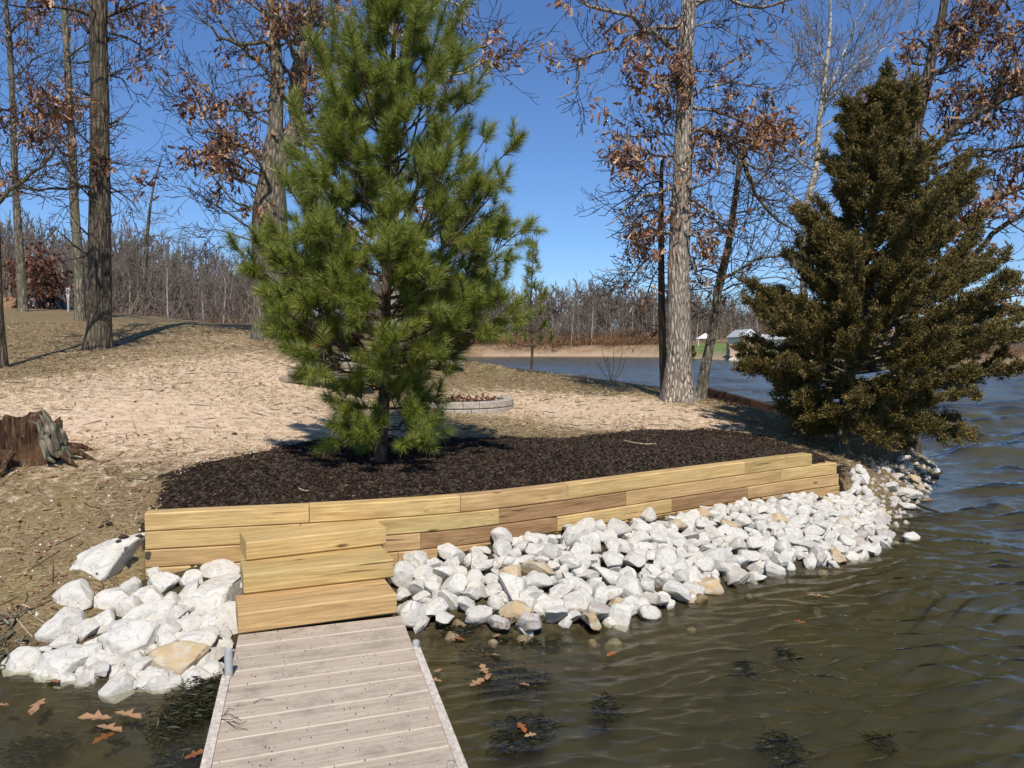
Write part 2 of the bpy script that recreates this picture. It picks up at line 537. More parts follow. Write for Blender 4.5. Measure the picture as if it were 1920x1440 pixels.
for x, y in [(-2.67, 5.75), (-1.5, 6.1), (-.4, 6.4), (.5, 6.95), (1.5, 7.6), (2.4, 8.2), (3.4, 9.0)]:
    ctl.append((x, y, .70 if x < 3 else .66))
ctl += [(4.0, 9.5, .52), (-8, 35, 2.2), (-2, 30, 1.0), (-20, 30, 3.0), (-14, 45, 2.2), (-8, 60, 1.5), (-60, 60, 2.0), (-60, 20, 3), (-30, 10, 2), (-10, 7, .95), (-10, 5.5, .6), (-40, 100, 2.0),
        (15, 150, 2.2), (40, 70, 1.2), (60, 150, 4), (120, 90, 3), (38, 125, 1.9), (-60, 150, 4), (6, 20, .5), (3, 21, .7), (7, 14, .3), (-100, 200, 5), (100, 250, 7)]
ctl = np.array(ctl, float)


def _tps(r2):
    return .5 * r2 * np.log(r2 + 1e-9)


_n = len(ctl)
_A = np.zeros((_n + 3, _n + 3))
_A[:_n, :_n] = _tps(((ctl[:, None, :2] - ctl[None, :, :2]) ** 2).sum(-1)) + np.eye(_n) * .4
_A[:_n, _n] = 1; _A[:_n, _n + 1:] = ctl[:, :2]; _A[_n:, :_n] = _A[:_n, _n:].T
_w = np.linalg.solve(_A, np.concatenate([ctl[:, 2], [0, 0, 0]]))


def smooth(a, b, x):
    t = np.clip((x - a) / (b - a), 0, 1)
    return t * t * (3 - 2 * t)


def H(x, y, micro=True):
    x = np.asarray(x, float); y = np.asarray(y, float)
    sh = x.shape
    X, Y = x.ravel(), y.ravel()
    U = _w[_n] + _w[_n + 1] * X + _w[_n + 2] * Y
    for i in range(_n):
        U = U + _w[i] * _tps((X - ctl[i, 0]) ** 2 + (Y - ctl[i, 1]) ** 2)
    U = np.clip(U, .2, 9)
    d = dist_line(SHORE, X, Y)
    ins = inside(LAND, X, Y)
    left = smooth(XL - .05, XL - .5, X); right = smooth(XR, XR + .7, X)
    far = smooth(11, 14, Y)
    bw = np.where((X > XL - .02) & (X < XR + .02), smooth(.02, .08, Y - wall_y(X)), smooth(-.06, .22, Y - wall_y(X)))
    slope = .27 + .33 * np.maximum(left, bw) + .12 * right + .0 * far
    prof = slope * d
    front = (Y < wall_y(X) + .07) & (X > XL - .02) & (X < XR + .02)
    behind = (~front) & (X > XL - .02) & (X < XR + .02) & (Y < 20)
    hi = np.where(front, .40, U)
    # soft minimum so the bank rolls over
    k = .10
    h = np.clip(.5 + .5 * (prof - hi) / k, 0, 1)
    zz = prof * (1 - h) + hi * h - k * h * (1 - h)
    zz = np.where(behind & (Y < 12), U, zz)
    zl = np.where(ins, zz, -np.minimum(.34 * d, .75) - .0)
    if micro:
        amp = np.where(ins, .020, .012) * smooth(60, 20, Y) * np.where(front, 1.4, 1)
        zl = zl + amp * fbm(X * 1.3, Y * 1.3, 5, 3) + (.25 * amp) * fbm(X * 7, Y * 7, 3, 9)
    return zl.reshape(sh)


def Hz(x, y):
    return float(H(np.array([x]), np.array([y]))[0])


def on_ground(px, py, d):
    p = P(px, py, d)
    return np.array((p[0], p[1], Hz(p[0], p[1])))


mulch_shade_px = [(268, 962), (292, 930), (360, 897), (450, 877), (520, 857), (600, 845), (700, 838), (820, 838), (940, 832), (1060, 824), (1200, 814), (1290, 812), (1370, 806), (1450, 810), (1540, 824), (1610, 848), (1600, 868)]  # right end takes in dark soil and stands in for the cedar's shadow
MULCH_SHADE = [tuple(Z(a, b, .80 if a < 1100 else .73)[:2]) for a, b in mulch_shade_px]
MULCH_SHADE = MULCH_SHADE + [tuple(C(p) + np.array((0, -.02))) for p in (1572, 1520, 1390, 1220, 1060, 860, 577, 400, 265)]


def grid_mesh(xs, ys):
    X, Y = np.meshgrid(xs, ys)
    Zh = H(X, Y)
    V = np.stack([X, Y, Zh], -1).reshape(-1, 3)
    ny, nx = X.shape
    i = np.arange(ny * nx).reshape(ny, nx)
    Fq = np.stack([i[:-1, :-1], i[:-1, 1:], i[1:, 1:], i[1:, :-1]], -1).reshape(-1, 4)
    return V, Fq


def ground_mat():
    t = NT('ground')
    co = t.coord()
    at = t.n('ShaderNodeAttribute', attribute_name='zones')
    sp = t.n('ShaderNodeSeparateColor'); t.l(at.outputs['Color'], sp.inputs[0])
    n1 = t.noise(co, 1.2, 6, .6)
    n2 = t.noise(co, 9, 6, .65)
    mp = t.n('ShaderNodeMapping'); mp.inputs['Scale'].default_value = (16, 45, 30); t.l(co, mp.inputs[0])
    n3 = t.noise(mp.outputs[0], 1.0, 5, .7, 1.5)
    grass = t.ramp(n3, [(.28, (.06, .04, .022)), (.5, (.20, .14, .075)), (.72, (.38, .28, .16))])
    grass = t.mix(t.ramp(n1, [(.45, (0, 0, 0)), (.7, (.5, .5, .5))]), grass, (.24, .20, .075))
    sand = t.ramp(n2, [(.3, (.42, .29, .18)), (.5, (.62, .46, .31)), (.72, (.78, .61, .43))])
    sand = t.mix(t.ramp(n3, [(.28, (.8, .8, .8)), (.46, (0, 0, 0))]), sand, (.30, .20, .115))
    add = t.n('ShaderNodeMath', operation='ADD'); t.l(sp.outputs[0], add.inputs[0]); t.l(n2, add.inputs[1])
    c = t.mix(t.ramp(add.outputs[0], [(.72, (0, 0, 0)), (1.1, (1, 1, 1))]), grass, sand)
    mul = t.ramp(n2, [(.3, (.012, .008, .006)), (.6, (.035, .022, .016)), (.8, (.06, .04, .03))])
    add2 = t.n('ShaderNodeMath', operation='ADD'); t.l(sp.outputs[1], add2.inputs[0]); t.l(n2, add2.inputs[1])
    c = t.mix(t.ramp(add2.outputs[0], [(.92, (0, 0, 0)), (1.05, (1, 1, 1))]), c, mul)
    mud = t.ramp(n2, [(.3, (.03, .022, .012)), (.6, (.075, .058, .03)), (.8, (.13, .10, .055))])
    c = t.mix(sp.outputs[2], c, mud)
    b = t.bump(n2, .45, .015)
    b = t.bump(n3, .4, .008, b)
    return t.done(c, .95, b, .1)


M['ground'] = ground_mat()
xs = np.concatenate([np.arange(-60, -14, 1.5), np.arange(-14, -4, .13), np.arange(-4, 5, .05), np.arange(5, 10, .1), np.arange(10, 20, 1.0)])
ys = np.concatenate([np.arange(-4, 3.5, .4), np.arange(3.5, 10, .05), np.arange(10, 16, .1), np.arange(16, 32.01, .2)])
V, Fq = grid_mesh(xs, ys)
g = Geo(); g.add(V, Fq)
ground = g.build('ground', M['ground'], smooth=True)
tag(ground, kind='structure')
x_, y_, z_ = V.T


def blob(px, py, d, rx, ry):
    c = P(px, py, d)
    return np.exp(-(((x_ - c[0]) / rx) ** 2 + ((y_ - c[1]) / ry) ** 2))


sand = (blob(330, 790, 8.8, 2.6, 2.2) + .9 * blob(60, 745, 9.5, 2.0, 1.2) + blob(1110, 765, 12.5, 1.8, 2.0) * 1.1 + .7 * blob(430, 690, 12, 2.2, 2.2) + .8 * blob(1000, 740, 13, 1, 1) + .4 * blob(330, 640, 16, 2.5, 3) + .5 * blob(1240, 790, 11.2, 1.2, .7))
sand = np.clip(sand, 0, 1) * .75 + .12 * fbm(x_ * .7, y_ * .7, 3, 5)
dm = dist_line(MULCH_SHADE, x_, y_, True) * np.where(inside(MULCH_SHADE, x_, y_), 1, -1)
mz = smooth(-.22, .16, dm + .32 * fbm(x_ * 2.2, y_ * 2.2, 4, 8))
ds = dist_line(SHORE, x_, y_) * np.where(inside(LAND, x_, y_), 1, -1)
fr = (y_ < wall_y(x_) + .07) & (x_ > XL) & (x_ < XR)
mud = np.clip(smooth(.25, .0, ds) + fr * .9, 0, 1)
ca = ground.data.color_attributes.new('zones', 'FLOAT_COLOR', 'POINT')
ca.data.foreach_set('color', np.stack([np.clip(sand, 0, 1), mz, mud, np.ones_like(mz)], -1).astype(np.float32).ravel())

# far land
fxs = np.concatenate([np.arange(-300, -60, 12), np.arange(-60, 80, 1.2), np.arange(80, 300, 12)])
fys = np.concatenate([np.arange(31.9, 160, 1.2), np.arange(160, 500, 12)])
V, Fq = grid_mesh(fxs, fys)
t = NT('far_ground')
co = t.coord()
n1 = t.noise(co, .05, 4); n2 = t.noise(co, .8, 5)
c = t.ramp(n2, [(.3, (.17, .11, .06)), (.6, (.30, .20, .12))])
at = t.n('ShaderNodeAttribute', attribute_name='zones')
sp = t.n('ShaderNodeSeparateColor'); t.l(at.outputs['Color'], sp.inputs[0])
c = t.mix(sp.outputs[0], c, t.ramp(n2, [(.3, (.12, .17, .05)), (.7, (.20, .25, .08))]))
c = t.mix(sp.outputs[1], c, (.40, .29, .19))
t.done(c, .95, None, .1)
g = Geo(); V[:, 2] -= .02; g.add(V, Fq)
fg = g.build('far_ground', t.m, smooth=True); tag(fg, kind='structure')
x_, y_, z_ = V.T
ds = dist_line(SHORE, x_, y_)
lawn = smooth(24, 28, x_) * smooth(48, 30, x_ - 8) * smooth(90, 99, y_) * smooth(150, 130, y_)
beach = smooth(1.5, .4, ds) * (x_ > -5)
ca = fg.data.color_attributes.new('zones', 'FLOAT_COLOR', 'POINT')
ca.data.foreach_set('color', np.stack([np.clip(lawn, 0, 1), beach, beach * 0, np.ones_like(beach)], -1).astype(np.float32).ravel())
g = Geo(); g.box((0, 240, -1.05), (620, 520, .1))
t = NT('lake_bed'); t.done((.06, .05, .03), .9)
tag(g.build('lake_bed', t.m), kind='structure')

# ------------------------------------------------------------------ water
tx = np.concatenate([-np.geomspace(6, .8, 14)[:-1], np.linspace(-.8, -.1, 170)[:-1], np.linspace(-.1, .8, 470), np.geomspace(.8, 6, 14)[1:]])
yr = np.concatenate([np.array([.6, 1.2, 1.8]), np.geomspace(2.2, 22, 520)[:-1], np.geomspace(22, 120, 190), np.geomspace(120, 480, 16)[1:]])
TX, YR = np.meshgrid(tx, yr)
WXg, WYg = TX * YR, YR
Wz = np.zeros_like(WXg)
gw = np.random.default_rng(11)
cell = np.maximum(YR * .0045, .004) * (1 + smooth(20, 24, YR))
warp = fbm(WXg * .8, WYg * .8, 2, 31) * .35
for i in range(26):
    lam = .11 * (1.13 ** i)
    a = math.radians(90 + 14) + gw.normal() * .30
    k = 2 * pi / lam
    ph = k * (math.cos(a) * (WXg + warp * .5) + math.sin(a) * (WYg + warp)) + gw.random() * 7
    amp = (.030 + .026 * smooth(7, 26, WYg) * (smooth(.4, .7, np.full_like(WYg, lam)) - .9 * smooth(.8, 1.3, np.full_like(WYg, lam)) * (WYg < 40))) * lam * (.05 + 1.15 * math.exp(-(math.log(lam / .165) / .60) ** 2) + .55 * smooth(6, 11, WYg) * (lam > .45) + .35 * smooth(1.5, 4, WXg) * (lam < .7)) * (.5 + gw.random())
    fade = np.clip(lam / (cell * 5) - .2, 0, 1)
    mod = .30 + .70 * np.clip(.25 + 1.4 * vnoise(WXg / (lam * 4) + i * 9, WYg / (lam * 3) + i * 5, i), 0, 1)
    s = np.sin(ph)
    Wz += amp * fade * mod * (s - .25 * np.cos(2 * ph))
ins = inside(LAND, WXg, WYg); dsh = dist_line(SHORE[:len(near_shore) - 4], WXg, WYg)
calm = np.where(WXg < -1, .12, 1.0) * (.25 + .75 * smooth(0, 1.2, dsh))
open_ = .35 + .65 * smooth(-.8, 2.0, WXg - .2 * (WYg - 4)) + .4 * smooth(4, 12, WYg)
Wz *= np.where(WYg > 30, 1, calm) * np.clip(open_, 0, 1.25)
V = np.stack([WXg, WYg, Wz], -1).reshape(-1, 3)
ny, nx = WXg.shape
i = np.arange(ny * nx).reshape(ny, nx)
Fq = np.stack([i[:-1, :-1], i[:-1, 1:], i[1:, 1:], i[1:, :-1]], -1).reshape(-1, 4)
g = Geo(); g.add(V, Fq)
ring = np.concatenate([i[0, :], i[1:, -1], i[-1, -2::-1], i[-2:0:-1, 0]])
low = V[ring].copy(); low[:, 2] = -1.3
m_ = len(ring)
g.v.append(low)
r2 = np.arange(m_) + g.n
g.n += m_
g.f4.append(np.stack([ring, r2, np.roll(r2, -1), np.roll(ring, -1)], -1))
cidx = g.n
g.v.append(np.array([[0, 100, -1.3]])); g.n += 1
g.f3.append(np.stack([r2, np.full(m_, cidx), np.roll(r2, -1)], -1))
t = NT('water')
t.t.nodes.remove(t.b)
co = t.coord((1.0, 2.2, 1))
nz = t.noise(co, 9, 4, .6, .4)
nz2 = t.noise(co, 1.6, 5, .6, .4)
tcw = t.n('ShaderNodeTexCoord'); sw = t.n('ShaderNodeSeparateXYZ'); t.l(tcw.outputs['Object'], sw.inputs[0])
mr = t.n('ShaderNodeMapRange'); mr.inputs['From Min'].default_value = 6; mr.inputs['From Max'].default_value = 22; mr.inputs['To Min'].default_value = .08; mr.inputs['To Max'].default_value = 1.0
t.l(sw.outputs['Y'], mr.inputs['Value'])
mz_ = t.n('ShaderNodeMath', operation='MULTIPLY'); t.l(nz2, mz_.inputs[0]); t.l(mr.outputs[0], mz_.inputs[1])
co3 = t.coord((.6, 1.5, 1)); nz3 = t.noise(co3, 4.5, 5, .6, .5)
mz3 = t.n('ShaderNodeMath', operation='MULTIPLY'); t.l(nz3, mz3.inputs[0]); t.l(mr.outputs[0], mz3.inputs[1])
b1 = t.bump(nz, .5, .008)
b1 = t.bump(mz3.outputs[0], 1.0, .045, b1)
b2 = t.bump(mz_.outputs[0], .5, .06, b1)
fr = t.n('ShaderNodeFresnel'); fr.inputs[0].default_value = 1.33; t.l(b2, fr.inputs['Normal'])
gl = t.n('ShaderNodeBsdfGlossy'); mr2 = t.n('ShaderNodeMapRange'); mr2.inputs['From Min'].default_value = 8; mr2.inputs['From Max'].default_value = 30; mr2.inputs['To Min'].default_value = .04; mr2.inputs['To Max'].default_value = .16
t.l(sw.outputs['Y'], mr2.inputs['Value']); t.l(mr2.outputs[0], gl.inputs['Roughness']); t.l(b2, gl.inputs['Normal'])
tr = t.n('ShaderNodeBsdfTransparent'); tr.inputs[0].default_value = (.92, .95, .90, 1)
ms = t.n('ShaderNodeMixShader'); t.l(fr.outputs[0], ms.inputs[0]); t.l(tr.outputs[0], ms.inputs[1]); t.l(gl.outputs[0], ms.inputs[2])
t.l(ms.outputs[0], t.out.inputs['Surface'])
va = t.n('ShaderNodeVolumeAbsorption'); va.inputs[0].default_value = (.50, .46, .22, 1); va.inputs['Density'].default_value = 1.4
vs = t.n('ShaderNodeVolumeScatter'); vs.inputs[0].default_value = (.36, .265, .125, 1); vs.inputs['Density'].default_value = 3.0; vs.inputs['Anisotropy'].default_value = .2
ad = t.n('ShaderNodeAddShader'); t.l(va.outputs[0], ad.inputs[0]); t.l(vs.outputs[0], ad.inputs[1])
t.l(ad.outputs[0], t.out.inputs['Volume'])
M['water'] = t.m
tag(g.build('water', t.m, smooth=True), kind='structure')
# ------------------------------------------------------------------ timber wall, steps, dock
RH, TD = .135, .14


def chamfer_beam(pts, w, h, ch, jit=0.0):
    """beam whose front face runs along pts (k,2), its foot at z0; local profile y from 0 (front) to w (back)"""
    prof = [(ch, 0), (w - ch, 0), (w, ch), (w, h - ch), (w - ch, h), (ch, h), (0, h - ch), (0, ch)]
    pts = np.asarray(pts, float)
    T = np.gradient(pts, axis=0); T /= np.linalg.norm(T, axis=1, keepdims=True)
    Nn = np.stack([-T[:, 1], T[:, 0]], -1)
    V = []
    for p, n in zip(pts, Nn):
        for a, b in prof:
            V.append((p[0] + n[0] * a, p[1] + n[1] * a, b))
    V = np.array(V); k, m = len(pts), 8
    Fc = []
    for i in range(k - 1):
        for j in range(m):
            Fc.append((i * m + j, i * m + (j + 1) % m, (i + 1) * m + (j + 1) % m, (i + 1) * m + j))
    caps = []
    for base, flip in ((0, 1), ((k - 1) * m, 0)):
        for a, b, c in ((0, 1, 2), (0, 2, 3), (0, 3, 4), (0, 4, 5), (0, 5, 6), (0, 6, 7)):
            caps.append((base + a, base + c, base + b) if flip else (base + a, base + b, base + c))
    return V, np.array(Fc)[:, ::-1], np.array(caps)[:, ::-1]


def timber_obj(name, pts, z0, w, h, m, parent, ch=.009):
    pts = np.asarray(pts, float)
    mid = pts[len(pts) // 2]; t_ = pts[-1] - pts[0]; ang = math.atan2(t_[1], t_[0])
    R = np.array([[math.cos(ang), math.sin(ang)], [-math.sin(ang), math.cos(ang)]])
    V, Fc, caps = chamfer_beam((pts - mid) @ R.T, w, h, ch)
    g = Geo(); g.add(V, Fc); g.f3.append(caps)
    o = g.build(name, m)
    pl = parent.location
    o.parent = parent
    o.location = (mid[0] - pl[0], mid[1] - pl[1], z0 - pl[2])
    o.rotation_euler = (0, 0, ang)
    return o


wall = empty('timber_retaining_wall', (*C(900), .1), 'new yellow and brown timber retaining wall of stacked beams between dark mulch and white rocks', 'retaining wall')
ztop = .74
rows = [
    (0, [(270, 577, 'wood_yellow'), (577, 860, 'wood_yellow'), (860, 1061, 'wood_tan'), (1061, 1393, 'wood_yellow'), (1393, 1520, 'wood_green')]),
    (1, [(270, 560, 'wood_yellow'), (560, 932, 'wood_green'), (932, 1170, 'wood_brown'), (1170, 1462, 'wood_tan'), (1462, 1568, 'wood_yellow')]),
    (2, [(269, 470, 'wood_tan'), (470, 785, 'wood_pink'), (785, 1041, 'wood_brown'), (1041, 1256, 'wood_yellow'), (1256, 1398, 'wood_brown'), (1398, 1572, 'wood_tan')]),
    (3, [(269, 520, 'wood_tan'), (520, 742, 'wood_tan'), (742, 944, 'wood_pink'), (944, 1320, 'wood_yellow'), (1320, 1575, 'wood_tan')]),
    (4, [(269, 700, 'wood_brown'), (700, 1150, 'wood_tan'), (1150, 1575, 'wood_brown')]),
]
gj = random.Random(3)
for r, beams in rows:
    off = (.0, .003, .001, .004, .002)[r]
    for a, b, mn in beams:
        L = np.linalg.norm(C(b) - C(a))
        k = max(4, int(L / .3) + 2)
        pts = np.array([C(p) for p in np.linspace(a, b, k)])
        u = (pts[-1] - pts[0]) / L
        pts[0] += u * .0025; pts[-1] -= u * .0025
        nn = np.array((-u[1], u[0]))
        pts += nn * (off + gj.uniform(-.004, .004))
        # spacing in px is perspective spacing: keep as is, only the curve matters
        timber_obj('timber', pts, ztop - RH * (r + 1) + .0015, TD, RH - .003, M[mn], wall)

steps = empty('timber_steps', (*Z(595, 1170, .2)[:2], .2), 'three broad pressure treated timber steps leading from the grey dock up to the wall', 'steps')
for (l, rr, z0, w, mn) in [((447, 1191), (744, 1152), .2, .38, 'wood_tan'), ((457, 1116), (738, 1084), .335, .42, 'wood_green'), ((462, 1053), (724, 1022), .47, .34, 'wood_yellow')]:
    a, b = Z(*l, z0)[:2], Z(*rr, z0)[:2]
    pts = np.array([a + (b - a) * q for q in np.linspace(0, 1, 4)])
    timber_obj('timber_step', pts, z0 + .002, w, RH - .004, M[mn], steps, .012)

# dock
dz = .2
Lf, Lb = Z(385, 1440, dz)[:2], Z(441, 1190, dz)[:2]
Rf, Rb = Z(868, 1440, dz)[:2], Z(758, 1153, dz)[:2]
vL = (Lb - Lf) / np.linalg.norm(Lb - Lf)
dock = empty('dock', (*((Lb + Rb) / 2), dz), 'weathered grey brown plank dock running out over the water in the foreground', 'dock')
across = (Rb - Lb) / np.linalg.norm(Rb - Lb)
wd = np.linalg.norm(Rb - Lb)
ang = math.atan2(across[1], across[0])
vdir = (((Lb - Lf) / np.linalg.norm(Lb - Lf)) + ((Rb - Rf) / np.linalg.norm(Rb - Rf))) / 2
vdir /= np.linalg.norm(vdir)
perp = np.array((-across[1], across[0]))
pitch_ = .188
nb = 26
for i in range(nb):
    s0 = i * pitch_ / (vdir @ perp)
    a = Lb - vdir * (s0 + pitch_ / (vdir @ perp)) + across * .02
    a = a + vdir * 0
    w_ = wd - .04
    sk = -vdir @ across * (pitch_ - .006) / (vdir @ perp)
    # parallelogram board, 3 segments long with a little cup
    z1 = gj.uniform(-.0015, .0015)
    pr = []
    for q in (0, .33, .66, 1):
        p0 = a + across * w_ * q
        p1 = p0 + vdir * ((pitch_ - .006) / (vdir @ perp))
        pr.append((p0, p1))
    g = Geo(); V = []
    for p0, p1 in pr:
        e = .004
        pm0 = p0 + (p1 - p0) * .02; pm1 = p1 - (p1 - p0) * .02
        V += [(*p0, dz - .028), (*p0, dz - e + z1), (*pm0, dz + z1), (*pm1, dz + z1), (*p1, dz - e + z1), (*p1, dz - .028)]
    V = np.array(V)
    cc = np.array((*((pr[0][0] + pr[-1][1]) / 2), dz))
    V -= cc
    Rz = np.array([[math.cos(ang), math.sin(ang), 0], [-math.sin(ang), math.cos(ang), 0], [0, 0, 1]])
    V = V @ Rz.T
    Fc = [(k * 6 + j, (k + 1) * 6 + j, (k + 1) * 6 + (j + 1) % 6, k * 6 + (j + 1) % 6) for k in range(3) for j in range(6)]
    Fc += [(0, 1, 4, 5), (1, 2, 3, 4), (18, 23, 22, 19), (19, 22, 21, 20)]
    g.add(V, Fc)
    o = g.build('deck_board', M['deck']); o.parent = dock
    o.location = tuple(cc - np.array(dock.location)); o.rotation_euler = (0, 0, ang)


def edge_strip(a, b, side):
    n = np.array((-(b - a)[1], (b - a)[0])); n /= np.linalg.norm(n)
    n = n * side
    g = Geo()
    for (o0, o1, zt, zb) in ((-.024, .0, .010, -.02), (.003, .022, -.004, -.12)):
        q = []
        for p in (a, b):
            for off, z in ((o0, zb), (o0, zt), (o1, zt), (o1, zb)):
                q.append((*(p + n * off), dz + z))
        g.add(np.array(q), [(0, 1, 5, 4), (1, 2, 6, 5), (2, 3, 7, 6), (3, 0, 4, 7), (0, 3, 2, 1), (4, 5, 6, 7)])
    return g


e0 = Lb - vdir * nb * pitch_
pl0 = Z(431, 1262, dz)[:2]
edge_strip(e0, Lb - vdir * np.linalg.norm(Lb - pl0), 1).build('edge_trim', M['deck_trim'], dock)
r0 = Rb - vdir * nb * pitch_
pr0 = Z(779, 1212, dz)[:2]
edge_strip(r0, Rb - vdir * np.linalg.norm(Rb - pr0), -1).build('edge_trim', M['deck_trim'], dock)


def pipe_post(px, py, topz, label):
    p = Z(px, py, dz)
    g = Geo(); a = np.linspace(0, 2 * pi, 17)[:-1]
    r = .021
    prof = [(-.75, r), (.20, r), (topz - .004, r), (topz, r - .003), (topz, r - .006), (topz - .12, r - .006)]
    V = np.array([[(p[0] + rr * math.cos(t), p[1] + rr * math.sin(t), z) for t in a] for z, rr in prof]).reshape(-1, 3)
    n = 16
    g.add(V, [(k * n + j, k * n + (j + 1) % n, (k + 1) * n + (j + 1) % n, (k + 1) * n + j) for k in range(len(prof) - 1) for j in range(n)])
    root = empty('dock_post', (p[0], p[1], 0), label, 'post', 'steel pipe posts of the dock')
    g.build('pipe', M['pipe'], root, smooth=True)
    g = Geo()
    prof = [(dz - .035, r + .001), (dz - .035, r + .006), (dz - .005, r + .006), (dz - .005, r + .001)]
    V = np.array([[(p[0] + rr * math.cos(t), p[1] + rr * math.sin(t), z) for t in a] for z, rr in prof]).reshape(-1, 3)
    g.add(V, [(k * n + j, k * n + (j + 1) % n, (k + 1) * n + (j + 1) % n, (k + 1) * n + j) for k in range(3) for j in range(n)])
    g.build('rusty_collar', M['rust'], root, smooth=True)


pipe_post(429, 1268, .345, 'grey steel pipe post with rusty collar at the left edge of the dock')
pipe_post(780, 1212, .235, 'short grey pipe post at the right edge of the dock, low beside the planks')
# pull ring near the right edge
p = Z(845, 1432, dz + .006)
g = Geo(); k = 20; V = []
for i in range(k):
    a = i * 2 * pi / k
    for j in range(6):
        b = j * 2 * pi / 6
        rr = 1 + .1 * math.cos(b)
        V.append((p[0] + .016 * rr * math.cos(a), p[1] + .035 * rr * math.sin(a), p[2] + .0035 * math.sin(b)))
g.add(V, [(i * 6 + j, ((i + 1) % k) * 6 + j, ((i + 1) % k) * 6 + (j + 1) % 6, i * 6 + (j + 1) % 6) for i in range(k) for j in range(6)])
g.build('ring', M['pipe'], dock, smooth=True)

# ------------------------------------------------------------------ rocks
def rock_mesh(seed, flat=1.0):
    import bmesh
    r = np.random.default_rng(seed)
    bm = bmesh.new(); bmesh.ops.create_icosphere(bm, subdivisions=4, radius=1.0)
    V = np.array([v.co for v in bm.verts]); Fc = np.array([[v.index for v in f.verts] for f in bm.faces]); bm.free()
    V = V * np.array((1, .8, .66 * flat))
    for _ in range(11):
        n = r.normal(size=3); n /= np.linalg.norm(n)
        sup = (V @ n).max()
        h = sup * r.uniform(.48, .84)
        d = V @ n - h
        V = V - np.maximum(d, 0)[:, None] * n * .96
    # ledges and pits
    f = sum(np.sin(V @ r.normal(size=3) * s + r.random() * 6) * a for s, a in ((3, .016), (5, .012), (9, .011), (14, .009), (22, .007), (31, .005)))
    nn = V / np.linalg.norm(V, axis=1, keepdims=True)
    V = V + nn * f[:, None]
    V = V / np.abs(V).max(axis=0) * np.array((1, .8, .62 * flat))
    g = Geo(); g.add(V, Fc)
    me = g.mesh('rock', True)
    return me


ROCKS = [rock_mesh(100 + i, (1, .8, 1.1, .9)[i % 4]) for i in range(18)]
for me in ROCKS:
    me.materials.append(M['rock'])


def rock(mesh_i, loc, scale, rot, label, group, mat=None, name='rock', cat='rock'):
    o = bpy.data.objects.new(name, ROCKS[mesh_i % len(ROCKS)])
    o.location = tuple(float(c) for c in loc); o.scale = tuple(float(s) for s in scale); o.rotation_euler = tuple(float(s) for s in rot)
    COL.objects.link(o)
    if mat is not None:
        o.material_slots[0].link = 'OBJECT'; o.material_slots[0].material = mat
    return tag(o, label, cat, group)


